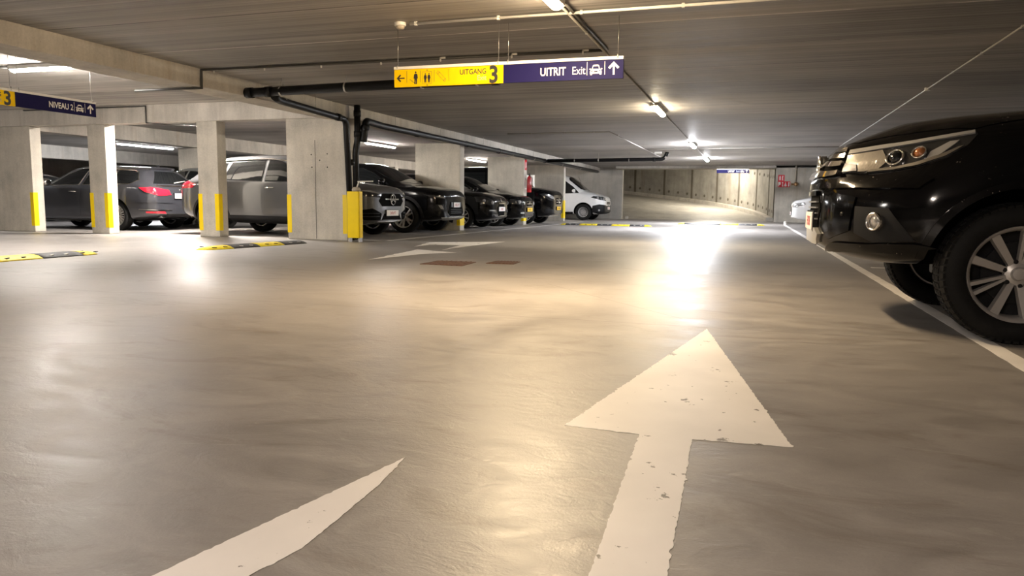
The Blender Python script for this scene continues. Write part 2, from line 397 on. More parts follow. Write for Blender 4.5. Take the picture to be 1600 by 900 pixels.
for k in range(0, N+1):
    if k % 3: continue
    p = ramp_pt(R0, k); a = PH*k/N; n_ = Vector((cos(a), sin(a), 0)); t_ = Vector((-sin(a), cos(a), 0))
    c = [p - n_*.006 + t_*i for i in (-.07, .07)]; 
    b.bar(c[0]+Vector((0, 0, 1.45)), c[1]+Vector((0, 0, 1.45)), .02, 2.6)
M_joint = concrete('panel_joint', (.15, .13, .10)); struct('trim_7', b, M_joint)
b = MB()
for k in range(0, N*2):                           # plugged formwork holes low and high on the ramp wall
    if k % 6 == 0: continue
    if (k % 6) not in (1, 3, 5): continue
    p = ramp_pt(R0, k/2); a = PH*(k/2)/N; n_ = Vector((cos(a), sin(a), 0))
    for zz in (.42, 1.95): b.lathe([(0, -.016), (.07, -.016), (.08, .004)], p + Vector((0, 0, zz)), n_, 12)
struct('trim_8', b, M_joint)

# ------------------------------------------------------------------ floor markings
def jag(poly, step=.035, amp=.006, seed=1):
    rnd = random.Random(seed); out = []
    for i, p in enumerate(poly):
        q = poly[(i+1) % len(poly)]; d = Vector(q) - Vector(p); L = d.length; n = max(1, int(L/step)); nr = Vector((-d.y, d.x))/max(L, 1e-6)
        for k in range(n):
            o = 0 if k == 0 else rnd.uniform(-amp, amp)*(2 if rnd.random() < .12 else .6)
            out.append(tuple(Vector(p) + d*k/n + nr*o))
    return out
def marking(name, poly, label, cat='road marking', group=None, step=.035, amp=.006, seed=1, z=.0013):
    b = MB(); P_ = jag(poly, step, amp, seed)
    if sum(P_[i][0]*P_[(i+1) % len(P_)][1]-P_[(i+1) % len(P_)][0]*P_[i][1] for i in range(len(P_))) < 0: P_ = P_[::-1]
    tv = [b.bm.verts.new((x, y, z)) for x, y in P_]; bv = [b.bm.verts.new((x, y, .0004)) for x, y in P_]
    for t in tessellate_polygon([[Vector((x, y, 0)) for x, y in P_]]):
        q = [tv[i] for i in t]; n = (q[1].co-q[0].co).cross(q[2].co-q[0].co).z
        if abs(n) > 1e-12: b._f(q if n > 0 else q[::-1])
    for i in range(len(tv)): j = (i+1) % len(tv); b._f([bv[i], bv[j], tv[j], tv[i]])
    me = bpy.data.meshes.new(name); b.bm.to_mesh(me); b.bm.free(); me.materials.append(M_white_paint)
    o = bpy.data.objects.new(name, me); COL.objects.link(o); return tag(o, label, cat, group)
marking('painted_arrow', [(-.204, 4.285), (-.53, 2.228), (-.293, 2.216), (-.26, 1.31), (-.215, .35), (-.075, .35), (-.118, 1.36), (-.135, 2.22), (.148, 2.243)],
        'large white arrow painted on the floor in the foreground, pointing at the ramp', amp=.0035, step=.011)
marking('painted_arrow', [(-.872, 1.79), (-1.03, 1.055), (-1.15, .5), (-.93, .5), (-.862, 1.11), (-.832, 1.235), (-.845, 1.58)],
        'thin tapering tip of white floor paint at the bottom left', amp=.0025, step=.012, seed=4)
marking('painted_arrow', [(-4.33, 7.93), (-4.62, 9.92), (-4.02, 9.62), (-3.85, 9.55), (-4.02, 9.35), (-4.17, 9.05)], 'white kite shaped floor mark nearer the rusty drain covers', amp=.01, step=.1)
marking('painted_arrow', [(-4.95, 10.5), (-5.25, 11.75), (-4.15, 12.6), (-4.27, 10.55), (-4.25, 9.95), (-4.47, 11.25), (-4.95, 11.1)], 'white arrow shaped floor mark farther than the kite shaped one', amp=.01, step=.1)
marking('painted_line', [(1.15, .5), (1.245, .5), (1.245, 28.4), (1.15, 28.4)], 'long white line along the right side passing under the pickup', step=.12, amp=.004)
marking('painted_line', [(-2.5, 28.25), (1.148, 28.25), (1.148, 28.37), (-2.5, 28.37)], 'white line across the lane in front of the ramp', step=.2)
marking('painted_line', [(-6.17, 11.9), (-6.09, 11.9), (-5.95, 20.5), (-6.05, 28), (-6.12, 28), (-6.03, 20.5)], 'white line past the noses of the parked cars at left', step=.2)
marking('painted_line', [(-6.27, 11.62), (-6.17, 11.72), (-6.17, 11.80), (-6.27, 11.70)], 'short white line beside the yellow guard box', step=.2)
for x0, y0 in ((1.35, 6.75), (1.35, 9.3), (1.35, 11.8)):
    marking('painted_line', [(x0, y0), (6.0, y0), (6.0, y0+.1), (x0, y0+.1)], 'white bay divider line on the floor behind the pickup', group='bay divider lines at right', step=.2)
for y0 in (14.75, 20.15, 25.5, 31.0):
    marking('painted_line', [(-10.8, y0), (-6.6, y0), (-6.6, y0+.09), (-10.8, y0+.09)], 'white bay divider line between parked cars at left', group='bay divider lines at left', step=.2)

# drain covers
M_rust = mat('rusty_iron', (.16, .085, .055), .65, .3, nz=.3, nscale=25)
def drain(pts, label):
    cx = sum(p[0] for p in pts)/4; cyy = sum(p[1] for p in pts)/4
    t = empty('drain_cover', (cx, cyy, 0), 0, label, 'drain cover')
    b = MB(); b.prism([(p[0]-cx, p[1]-cyy) for p in pts], (0, 0, .001), (1, 0, 0), (0, 1, 0), .006); b.build('frame', M_rust, t)
    b = MB(); P = [Vector((p[0]-cx, p[1]-cyy, .0085)) for p in pts]
    for i in range(1, 8):
        f = i/8; b.bar(P[0].lerp(P[1], f), P[3].lerp(P[2], f), .014, .004)
    b.build('grate', M_rust, t)
drain([(-3.50, 7.58), (-2.98, 7.55), (-3.02, 8.10), (-3.50, 8.08)], 'larger rusty drain cover in the lane floor')
drain([(-2.86, 7.99), (-2.53, 8.00), (-2.56, 8.36), (-2.86, 8.34)], 'smaller rusty drain cover, right of the larger one')

# rubber speed humps: domed segments, alternately yellow and black
def hump(p0, p1, wid, cols, label, capA=True, capB=True):
    p0 = Vector((*p0, 0)); p1 = Vector((*p1, 0)); d = p1-p0; L = d.length; d.normalize(); n_ = Vector((-d.y, d.x, 0))
    t = empty('speed_hump', (p0+p1)/2, 0, label, 'speed hump', 'yellow and black rubber speed humps'); o = -(p1-p0)/2
    prof = [(-.5, 0), (-.46, .012), (-.3, .036), (-.12, .048), (.12, .048), (.3, .036), (.46, .012), (.5, 0)]
    tot = sum(c[1] for c in cols); s = 0
    for i, (c, ln) in enumerate(cols):
        s1 = s + ln/tot*L; b = MB(); rings = []
        first, last = (i == 0 and capA), (i == len(cols)-1 and capB)
        K = 6
        for k in range(K+1):
            ss = s + .004 + (s1-s-.008)*k/K; h_ = 1
            if first: h_ = sqrt(max(0, 1-(1-k/K)**2))
            if last: h_ = sqrt(max(0, 1-(k/K)**2))
            rings.append([b.bm.verts.new(o + d*ss + n_*(a*wid*(.35+.65*h_)) + Vector((0, 0, .001+z*max(h_, .05)))) for a, z in prof])
        for r0, r1 in zip(rings, rings[1:]):
            for j in range(len(prof)-1): b._f([r0[j], r1[j], r1[j+1], r0[j+1]], True)
            b._f([r0[0], r0[-1], r1[-1], r1[0]])
        b._f(rings[0]); b._f(rings[-1][::-1])
        sg = b.build('segment', M_yrub if c == 'y' else M_brub, t)
        if s1-s > .3:
            mid = (s+s1)/2
            for q in (-.1, .1):
                for sd in (-1, 1):
                    b = MB(); b.bar(o + d*(mid+q) + n_*sd*wid*.3 + Vector((0, 0, .034)), o + d*(mid+q+.05) + n_*sd*wid*.36 + Vector((0, 0, .030)), .035, .008)
                    b.build('reflector', M_black if c == 'y' else M_plwhite, sg)
        s = s1
hump((-7.9, 7.32), (-7.82, 4.2), .36, [('y', .3), ('b', .55), ('y', .55), ('b', .55), ('y', .55), ('b', .55)], 'speed hump at the left edge of the floor', True, False)
hump((-7.22, 8.42), (-7.02, 10.5), .36, [('y', .45), ('b', .5), ('y', .5), ('b', .5)], 'speed hump in front of the widest pillar', True, False)
hump((-5.85, 23.5), (-2.9, 23.35), .36, [('y', .22), ('b', .5), ('y', .62), ('b', .5), ('y', .62), ('b', .5), ('y', .22)], 'distant speed hump across the lane, left one, before the white van')
hump((-2.45, 26.95), (.5, 26.9), .36, [('y', .25), ('b', 1.2), ('y', .6), ('b', .6), ('y', .25)], 'distant speed hump across the lane, right one, below the ramp')

# ------------------------------------------------------------------ lamps
def lamp(x, y, z, ax, L, col, pw, label):
    t = empty('ceiling_lamp', (x, y, z), 0 if ax == 'y' else pi/2, label, 'ceiling lamp')
    b = MB(); b.box(-.065, .065, -L/2-.03, L/2+.03, -.055, -.002); b.build('housing', M_plwhite, t, bevel=.008)
    b = MB(); K = 8; rg = []
    for yy in (-L/2, L/2): rg.append([b.bm.verts.new((.052*cos(pi*k/K), yy, -.052-.036*sin(pi*k/K))) for k in range(K+1)])
    for k in range(K): b._f([rg[0][k], rg[0][k+1], rg[1][k+1], rg[1][k]], True)
    b._f([rg[0][0], rg[0][-1], rg[1][-1], rg[1][0]]); b._f(rg[0]); b._f(rg[1])
    area = L*.16
    b.build('diffuser', lampmat(col, pw/area/pi*GAIN), t)
    return t
for l in LAMPS: 
    t = lamp(*l[:7], l[7])
    t['group'] = 'tube lamps on the ceiling'
# lamp in the ramp, behind the lintel
b = lamp(-1.8, 39.2, 3.15, 'x', 1.2, (1, .91, .76), 105, 'warm lamp hidden under the ramp ceiling')

# ------------------------------------------------------------------ conduits, pipes
def run(name, pts, r, m, label, cat, clips=None, n=8, cm=None):
    t = empty(name, pts[0], 0, label, cat); o = Vector(pts[0])
    b = MB(); b.tube([Vector(p)-o for p in pts], r, n); b.build('pipe_run' if r > .03 else 'tube', m, t)
    if clips:
        for p in clips:
            p = Vector(p)-o; b = MB(); b.box(p.x-.012, p.x+.012, p.y-.012, p.y+.012, p.z-r-.005, p.z+r+.004); b.build('clip', cm or M_steel, t)
    return t
zc = 2.34
run('cable_conduit', [(-1.57, 2.4, zc-.018), (-1.57, 28, zc-.018)], .012, M_conduit, 'grey conduit along the lane ceiling linking the lamps', 'conduit', [(-1.57, y, zc-.018) for y in (7.2, 9, 11, 15, 17, 19, 23, 25)])
run('cable_conduit', [(-1.52, 6.1, zc-.018), (-1.52, 8.02, zc-.018)], .012, M_darkcond, 'short dark conduit beside the lamp conduit above the hanging sign', 'conduit')
run('cable_conduit', [(-3.06, 6.43, zc-.019), (2.4, 6.43, zc-.019)], .013, M_plwhite, 'cream conduit from the smoke detector past the nearest lamp', 'conduit', [(x, 6.43, zc-.019) for x in (-3.0, -2.2, -1.45, -.6, .3, 1.3)], cm=M_plwhite)
run('cable_conduit', [(2.26, 2.0, zc-.018), (2.26, 22.5, zc-.018)], .011, M_conduit, 'thin grey conduit running over the pickup at right', 'conduit', [(2.26, y, zc-.018) for y in (7.96, 9.2, 10.4, 11.7, 13, 15)])
run('cable_conduit', [(-5.6, 17.1, zc-.017), (-3.14, 17.1, zc-.017), (-3.05, 26.4, zc-.017)], .011, M_conduit, 'thin bent conduit left of the far lamps', 'conduit', [(x, 17.1, zc-.017) for x in (-5, -4.2, -3.5)]+[(-3.1, y, zc-.017) for y in (18, 20, 22)])
run('cable_conduit', [(-3.05, 22.7, zc-.017), (2.26, 22.5, zc-.017)], .011, M_conduit, 'thin conduit across the ceiling at the third lamp', 'conduit', [(x, 22.6, zc-.017) for x in (-2.2, -.9, 0, .9)])
b = run('cable_conduit', [(-1.58, 8.05, zc-.019), (-6.69, 7.97, zc-.019), (-6.695, 7.97, 2.10), (-7.25, 7.97, 2.10), (-7.75, 7.97, 2.10)], .016, M_darkcond, 'dark conduit across the ceiling turning down over the beam', 'conduit')
t = b
for x in (-6.5, -5.75, -4.95, -4.15, -3.4, -2.55, -1.75):
    c = MB(); c.box(x+1.58-.04, x+1.58+.03, -.05, -.035, -.008, .012); c.box(x+1.58-.04, x+1.58-.025, -.05, -.035, -.04, .012); c.build('hook_clip', M_plwhite, t)
run('cable_conduit', [(-14, 7.72, 2.44), (-9.6, 7.72, 2.44)], .016, M_darkcond, 'dark conduit leading to the lamp above the short blue sign', 'conduit', [(x, 7.72, 2.44) for x in (-12, -11, -10)])
run('cable_conduit', [(-14.0, 11.49, 2.43), (-11.1, 11.49, 2.43), (-10.95, 11.49, 2.43), (-10.95, 11.49, 2.12), (-10.6, 11.9, 2.11), (-10.3, 12.3, 2.11)], .012, M_darkcond, 'thin dark conduit crossing and dropping down the cross beam', 'conduit')
b = MB(); b.tube([(0, 0, 0), (-.2, .5, .03), (-.25, .7, .035)], .008, 6)

# smoke detector and ceiling sensor
t = empty('smoke_detector', (-3.16, 6.43, zc), 0, 'cream smoke detector on the ceiling at the end of the conduit', 'smoke detector')
b = MB(); b.lathe([(0, -.002), (.055, -.002), (.055, -.028), (.047, -.034), (0, -.034)], (0, 0, 0), (0, 0, 1), 20); b.build('base', M_plwhite, t, sharp=40)
b = MB(); b.lathe([(0, -.034), (.040, -.034), (.040, -.048), (.028, -.060), (0, -.062)], (0, 0, 0), (0, 0, 1), 20); b.build('sensing_head', M_signG, t, sharp=40)
t = empty('junction_box', (2.26, 11.75, zc), 0, 'small round junction box on the right ceiling conduit', 'junction box')
b = MB(); b.lathe([(0, -.003), (.04, -.003), (.04, -.04), (.03, -.045), (0, -.045)], (0, 0, 0), (0, 0, 1), 16); b.build('box_body', M_plwhite, t, sharp=40)

def elbow(a, c, b_, r, k=6):
    """points of a rounded corner at c between a and b_"""
    a, c, b_ = Vector(a), Vector(c), Vector(b_); p = c + (a-c).normalized()*r; q = c + (b_-c).normalized()*r
    return [((1-t)**2*p + 2*t*(1-t)*c + t*t*q) for t in [i/k for i in range(k+1)]]
def pipe(pts, r, label, collars=(), hangers=(), name='drain_pipe', rad=.12):
    o = Vector(pts[0]); path = [Vector(pts[0])]
    for i in range(1, len(pts)-1): path += elbow(pts[i-1], pts[i], pts[i+1], rad)
    path.append(Vector(pts[-1])); t = empty(name, o, 0, label, 'pipe')
    b = MB(); b.tube([p-o for p in path], r, 16); b.build('pipe_run', M_pipe, t)
    for p, d in collars:
        p = Vector(p)-o; d = Vector(d).normalized(); b = MB(); b.tube([p-d*.05, p+d*.05], r*1.17, 16); b.build('coupling', M_pipe, t)
    for p, d, top in hangers:
        p = Vector(p)-o; d = Vector(d).normalized(); b = MB(); b.tube([p-d*.012, p+d*.012], r*1.08, 18); hc = b.build('pipe_clamp', M_steel, t)
        b = MB(); b.tube([p+Vector((0, 0, r)), Vector((p.x, p.y, top-o.z))], .004, 6); b.build('hanger_rod', M_steel, hc)
    return t
X3 = -6.545
pipe([(-6.73, 8.88, 2.165), (-4.6, 8.86, 2.19), (-2.95, 8.84, 2.20), (-2.8, 8.84, 2.36)], .062, 'thick black drain pipe crossing the lane behind the hanging sign',
     [((-6.66, 8.88, 2.165), (1, 0, 0)), ((-6.35, 8.88, 2.168), (1, 0, 0)), ((-3.05, 8.84, 2.2), (1, 0, 0))],
     [((-6.15, 8.88, 2.172), (1, 0, 0), zc), ((-5.15, 8.87, 2.183), (1, 0, 0), zc), ((-4.05, 8.86, 2.193), (1, 0, 0), zc), ((-3.3, 8.85, 2.198), (1, 0, 0), zc)], rad=.1)
pipe([(-6.30, 8.93, 2.11), (-6.42, 9.2, 2.10), (X3-.03, 11.30, 2.06), (X3, 11.40, 0.02)], .052, 'black drain pipe running along the beam and down the widest pillar',
     [((X3, 11.0, 2.066), (0, 1, 0)), ((X3, 11.40, 1.35), (0, 0, 1))],
     [((-6.44, 9.35, 2.105), (0, 1, 0), zc), ((-6.55, 10.35, 2.085), (0, 1, 0), zc)])
pipe([(-6.56, 11.66, 2.339), (-6.56, 11.66, 1.75), (-6.59, 11.64, 1.55), (-6.59, 11.64, .02)], .055, 'black downpipe from the ceiling beside the widest pillar',
     [((-6.56, 11.66, 2.2), (0, 0, 1)), ((-6.56, 11.66, 1.85), (0, 0, 1))], rad=.06)
pipe([(-6.47, 11.70, 1.72), (-6.45, 11.72, 1.86), (-6.45, 11.74, 2.085), (-6.58, 12.6, 2.085), (-6.60, 24.2, 2.09), (-6.60, 33.2, 2.11)], .060, 'long black drain pipe along the underside of the main beam',
     [((-6.6, y, 2.087), (0, 1, 0)) for y in (14.2, 17.0, 19.4, 24.2)], [((-6.6, y, 2.088), (0, 1, 0), zc) for y in (13.2, 15.4, 18.2, 20.6, 22.8, 26.5, 29.5)])
pipe([(-6.52, 24.25, 2.09), (-2.72, 24.25, 2.115), (-2.60, 24.25, 2.27), (-2.60, 24.25, 2.339)], .060, 'distant black drain pipe crossing the lane ceiling',
     [((-3.0, 24.25, 2.11), (1, 0, 0))], [((x, 24.25, 2.10), (1, 0, 0), zc) for x in (-5.6, -4.8, -3.8)], rad=.1)
b = MB(); b.box(-.11, .11, -.05, .05, -.06, 0)
t = empty('pipe_valve', (-2.86, 24.05, 2.339), 0, 'small grey box beside the distant pipe end', 'box'); b.build('box_body', M_plwhite, t, bevel=.01)
# cable ladder with white clips on the pillar side
t = empty('wall_conduit', (-6.70, 11.50, 0), 0, 'dark conduit with white clips on the right edge of the widest pillar', 'conduit')
b = MB(); b.tube([(0.03, -.0, .05), (.03, -.0, 2.11)], .02, 8); b.build('tube', M_darkcond, t)
for z in (2.02, 1.68):
    b = MB(); b.lathe([(0, 0), (.028, 0), (.028, .03), (0, .035)], (.03, -.015, z), (0, -1, 0), 12); b.build('clip', M_plwhite, t)
# yellow guard box round the pipes
t = empty('pipe_guard', (-6.425, 11.27, 0), 0, 'yellow steel guard box around the pipes by the widest pillar', 'guard')
b = MB(); pr = [(-.118, .04), (-.118, -.02), (-.105, -.04), (.105, -.04), (.118, -.02), (.118, .08), (.112, .08), (.112, -.017), (.102, -.034), (-.102, -.034), (-.112, -.017), (-.112, .04)]
b.prism(pr, (0, 0, .07), (1, 0, 0), (0, 1, 0), .785); b.build('shell', M_yellow, t)
for xx in (-.111, .081):
    b = MB(); b.box(xx, xx+.03, -.01, .07, .0, .10); b.build('foot', M_steel, t)
t = empty('water_tap', (-6.395, 11.30, .858), 0, 'grey pipe cap with a white lever on top of the yellow guard box', 'valve')
b = MB(); b.tube([(0, 0, -.8), (0, 0, .01)], .016, 8); b.lathe([(0, 0), (.070, 0), (.074, .03), (.060, .06), (.03, .075), (0, .078)], (0, 0, 0), (0, 0, 1), 18); b.build('cap', M_signG, t)
b = MB(); b.tube([(0.02, -.02, .06), (.05, -.02, .13), (.055, -.02, .16)], .012, 8); b.tube([(.04, -.02, .165), (.33, -.02, .17)], .011, 8); b.build('lever', M_plwhite, t)

# ------------------------------------------------------------------ signs
def icon_arrow(b, o, u, v, s, ang):
    pts = [(-.07, -.5), (.07, -.5), (.07, .18), (.30, -.06), (.43, .06), (0, .5), (-.43, .06), (-.30, -.06), (-.07, .18)]
    c, d = cos(ang), sin(ang); b.prism([((x*c-y*d)*s, (x*d+y*c)*s) for x, y in pts], o, u, v, .0012)
def icon_car(mb, o, u, v, s, hole):
    o = Vector(o); u = Vector(u); v = Vector(v); n = u.cross(v).normalized()
    mb.prism([(x*s, y*s) for x, y in [(-.5, -.12), (-.5, -.30), (-.47, -.42), (-.33, -.42), (-.32, -.32), (.32, -.32), (.33, -.42), (.47, -.42), (.5, -.30), (.5, -.12), (.42, .02), (.36, .05),
             (.26, .36), (.16, .42), (-.16, .42), (-.26, .36), (-.36, .05), (-.42, .02)]], o, u, v, .0012)
    mb.prism([(x*s, y*s) for x, y in [(-.58, .06), (-.46, .0), (-.42, .1), (-.5, .14)]], o, u, v, .0012)
    mb.prism([(x*s, y*s) for x, y in [(.46, .0), (.58, .06), (.5, .14), (.42, .1)]], o, u, v, .0012)
    q = o + n*.0008
    hole.prism([(x*s, y*s) for x, y in [(-.29, .07), (.29, .07), (.20, .30), (-.20, .30)]], q, u, v, .0012)
    hole.prism([(x*s, y*s) for x, y in [(-.18, -.20), (.18, -.20), (.15, -.10), (-.15, -.10)]], q, u, v, .0012)
    for sx in (-1, 1): hole.prism([(sx*x*s, y*s) for x, y in ([(.26, -.06), (.40, -.06), (.38, -.15), (.30, -.16)] if sx > 0 else [(.30, -.16), (.38, -.15), (.40, -.06), (.26, -.06)])], q, u, v, .0012)
def person(b, o, u, v, s):
    b.lathe  # head and body built flat
    pts = [(-.10, -.5), (-.02, -.5), (0, -.08), (.03, -.5), (.11, -.5), (.12, -.05), (.15, -.08), (.19, -.05), (.14, .26), (.06, .32), (-.06, .32), (-.14, .26), (-.19, -.05), (-.15, -.08), (-.12, -.05)]
    b.prism([(x*s, y*s) for x, y in pts], o, u, v, .0012)
    b.prism([(.075*s*cos(k*pi/5), .42*s+.075*s*sin(k*pi/5)) for k in range(10)], o, u, v, .0012)
def signboard(name, org, u, right_txt, right2, label, yellow=True, LY=1.115, LB=1.115, h=.165, rods=True, ztop=2.34):
    """board hangs with its left end at org (top edge), runs along u, faces -n"""
    u = Vector(u); v = Vector((0, 0, 1)); n = u.cross(v)          # n points at the reader
    t = empty(name, org, 0, label, 'hanging sign'); O = Vector((0, 0, 0))
    def slab(nm, a, b_, z0, z1, th, m, par=t):
        mb = MB(); mb.prism([(a, z0), (b_, z0), (b_, z1), (a, z1)], O - n*th, u, v, 2*th); return mb.build(nm, m, par)
    x0 = LY if yellow else 0
    pb = slab('blue_panel', x0+.0015, x0+LB, -h-.02, -.02, .012, M_signB)
    slab('top_rail', 0, x0+LB, -.02, .006, .022, M_signW)
    f = O + n*.0122; d_ = O + n*.0125
    zc_ = -.02-h*.5
    W = MB(); Hh = MB()
    e = x0+LB
    icon_arrow(W, f+u*(e-.085)+v*(zc_+.008), u, v, .115, 0); W.build('arrow_pictogram', M_signW, pb); W = MB()
    icon_car(W, f+u*(e-.245)+v*(zc_+.0), u, v, .105, Hh)
    W.build('car_pictogram', M_signW, pb); Hh.build('pictogram_detail', M_signB, pb)
    for xx in (e-.165, e-.325):
        W = MB(); W.prism([(xx-.002, zc_-.045), (xx+.002, zc_-.045), (xx+.002, zc_+.07), (xx-.002, zc_+.07)], f, u, v, .0012); W.build('divider', M_signW, pb)
    if right2:
        put_text('lettering', right2, .100, f+u*(e-.340)+v*(zc_-.034), u, v, M_signL, pb, .0008, 'RIGHT', .80)
        put_text('lettering', right_txt, .100, f+u*(e-.520)+v*(zc_-.034), u, v, M_signW, pb, .0016, 'RIGHT', .80)
    else: put_text('lettering', right_txt, .100, f+u*(e-.340)+v*(zc_-.034), u, v, M_signW, pb, .0016, 'RIGHT', .80)
    if yellow:
        py = slab('yellow_panel', 0, LY-.0015, -h-.02, -.02, .012, M_signY)
        K = MB(); icon_arrow(K, f+u*.068+v*(zc_), u, v, .085, pi/2)
        K.build('arrow_pictogram', M_signK, py)
        for xx in (.135, .275, .42, .572):
            K = MB(); K.prism([(xx-.0015, zc_-.045), (xx+.0015, zc_-.045), (xx+.0015, zc_+.066), (xx-.0015, zc_+.066)], f, u, v, .0012); K.build('divider', M_signK, py)
        K = MB()
        person(K, f+u*.228+v*(zc_+.0), u, v, .12)
        st = [(.160, -.018), (.178, -.018), (.178, -.030), (.196, -.030), (.196, -.042), (.214, -.042), (.214, -.056), (.240, -.056)]
        for a, b_ in zip(st, st[1:]): K.bar(f+u*a[0]+v*(zc_+a[1])+n*.0006, f+u*b_[0]+v*(zc_+b_[1])+n*.0006, .0012, .003, (0, 0, 1) if a[1] == b_[1] else u)
        K.build('stairs_pictogram', M_signK, py); K = MB()
        for xx in (.328, .366): person(K, f+u*xx+v*(zc_-.006), u, v, .088)
        fr = [(.300, -.060), (.394, -.060), (.394, .052), (.300, .052)]
        for i in range(4):
            a, b_ = fr[i], fr[(i+1) % 4]; K.bar(f+u*a[0]+v*(zc_+a[1])+n*.0006, f+u*b_[0]+v*(zc_+b_[1])+n*.0006, .0012, .002, (0, 0, 1) if a[1] == b_[1] else u)
        for zz, sg in ((.062, 1), (-.070, -1)): K.prism([(.337, zc_+zz), (.357, zc_+zz), (.347, zc_+zz+.010*sg)] if sg > 0 else [(.357, zc_+zz), (.337, zc_+zz), (.347, zc_+zz-.010)], f, u, v, .0012)
        K.build('lift_pictogram', M_signK, py); K = MB()
        tk = [(.445, .035), (.462, .056), (.545, -.028), (.528, -.050)]
        for q in (tk, [(.454, .026), (.475, .045), (.480, .040), (.459, .020)], [(.515, -.036), (.533, -.016), (.537, -.020), (.520, -.040)]):
            for i in range(4):
                a, b_ = q[i], q[(i+1) % 4]; A = f+u*a[0]+v*(zc_+a[1])+n*.0006; B = f+u*b_[0]+v*(zc_+b_[1])+n*.0006; K.bar(A, B, .0012, .0022, (B-A).cross(n))
        K.build('ticket_pictogram', M_signK, py)
        put_text('lettering', 'UITGANG', .068, f+u*.950+v*(zc_+.010), u, v, M_signK, py, .0010, 'RIGHT', .88)
        put_text('lettering', 'Exit', .066, f+u*.950+v*(zc_-.048), u, v, M_signG, py, .0002, 'RIGHT', .92)
        put_text('lettering', '3', .215, f+u*.972+v*(zc_-.074), u, v, M_signK, py, .0065, 'LEFT', .92)
    for xx in ([.035, LY-.05, LY+.045, e-.05] if yellow else [.05, e-.05]):
        mb = MB(); mb.tube([u*xx, u*xx+Vector((0, 0, ztop-org[2]))], .0028, 6); mb.build('hanger_rod', M_steel, t)
        mb = MB(); mb.tube([u*xx+v*-.012+n*.02, u*xx+v*.03+n*.02], .006, 6); mb.build('rod_clamp', M_steel, t)
    return t
signboard('hanging_sign', (-3.352, 6.70, 1.985), (1, 0, 0), 'UITRIT', 'Exit', 'long hanging sign over the lane, yellow half reading UITGANG 3, blue half reading UITRIT')
signboard('hanging_sign', (-8.15, 5.47, 1.925), (0, 1, 0), 'NIVEAU 2', None, 'hanging sign at far left, blue panel reading NIVEAU 2', ztop=2.46)
signboard('hanging_sign', (-1.28, 29.5, 2.04), (1, 0, 0), 'UITRIT', 'Exit', 'small distant blue sign hanging before the ramp', yellow=False, LB=1.17, h=.13)

# ------------------------------------------------------------------ fire signs on the far wall
t = empty('fire_sign', (1.06, 32.995, 1.45), 0, 'stepped red fire equipment sign on the far wall by the ramp', 'safety sign')
b = MB(); b.prism([(-.02, 0), (.46, 0), (.46, .24), (.23, .24), (.23, .50), (-.02, .50)], (0, 0, 0), (1, 0, 0), (0, 0, 1), .006); b.build('plate', M_red, t)
b = MB(); F = lambda p: b.prism(p, (0, -.006, 0), (1, 0, 0), (0, 0, 1), .0012)
F([(.03, .28), (.08, .28), (.08, .42), (.065, .46), (.045, .46), (.03, .42)]); F([(.13, .28), (.19, .28), (.19, .31), (.155, .31), (.155, .36), (.185, .36), (.185, .39), (.155, .39), (.155, .43), (.19, .43), (.19, .46), (.13, .46)])
F([(.0, .03), (.03, .03), (.03, .09), (.09, .11), (.09, .19), (.07, .21), (.0, .21)]); F([(.15, .03), (.2, .03), (.2, .06), (.18, .06), (.18, .21), (.14, .21), (.14, .18), (.155, .18)])
F([(.24, .03), (.32, .03), (.33, .09), (.30, .13), (.29, .2), (.27, .2), (.26, .13), (.23, .09)]); F([(.38, .03), (.43, .03), (.43, .21), (.39, .21)])
b.build('pictogram', M_signW, t)
t = empty('fire_hydrant_valve', (1.74, 32.915, 1.57), 0, 'brass coloured valve with pipe on the far wall, right of the red sign', 'valve')
M_brass = mat('brass', (.55, .33, .16), .35, .8)
b = MB(); b.lathe([(0, -.02), (.07, -.02), (.085, .03), (.06, .09), (.03, .1), (0, .1)], (0, .04, 0), (0, -1, 0), 16); b.tube([(-.17, 0, 0), (0, 0, 0)], .03, 8); b.tube([(-.18, 0, 0), (-.155, 0, 0)], .055, 10); b.build('valve_body', M_brass, t)
b = MB(); b.tube([(-.02, .04, .05), (-.02, .04, .76)], .03, 8); b.build('riser', M_signG, t)
b = MB(); b.tube([(.05, .03, .70), (.75, .03, .70)], .016, 8); b.build('side_tube', M_darkcond, t)
# small bollard where the line turns
t = empty('floor_post', (1.2, 28.3, 0), 0, 'tiny white post at the corner of the painted line', 'post')
b = MB(); b.box(-.04, .04, -.04, .04, 0, .13); b.build('post_body', M_plwhite, t, bevel=.01)
t = empty('floor_post', (-5.3, 34.0, 0), 0, 'low grey concrete stub at the foot of the left ramp edge', 'post')
b = MB(); b.box(-.12, .0, -.05, .1, 0, .14); b.build('post_body', M_col, t, bevel=.01)

# ------------------------------------------------------------------ extinguisher on the slab pillar, red strip, white board
t = empty('fire_extinguisher', (-6.66, 22.58, 1.02), 0, 'red fire extinguisher hung on the edge of the stained slab pillar', 'fire extinguisher')
b = MB(); b.lathe([(0, 0), (.07, 0), (.075, .02), (.075, .42), (.055, .48), (.022, .505), (.022, .53), (0, .53)], (0, 0, 0), (0, 0, 1), 20); b.build('cylinder', M_redp, t)
b = MB(); b.box(-.02, .02, -.03, .06, .53, .56); b.bar((0, -.02, .57), (0, .12, .60), .02, .012); b.build('valve_handle', M_black, t)
b = MB(); b.tube([(0, -.03, .55), (.06, -.09, .5), (.08, -.09, .3), (.07, -.085, .08)], .011, 8); b.build('hose', M_black, t)
for zz in (.1, .38):
    b = MB(); b.box(-.128, -.073, -.03, .03, zz, zz+.06); b.build('bracket', M_steel, t)
t = empty('fire_sign', (-6.785, 22.6, 1.72), 0, 'narrow red sign above the extinguisher on the slab pillar', 'safety sign')
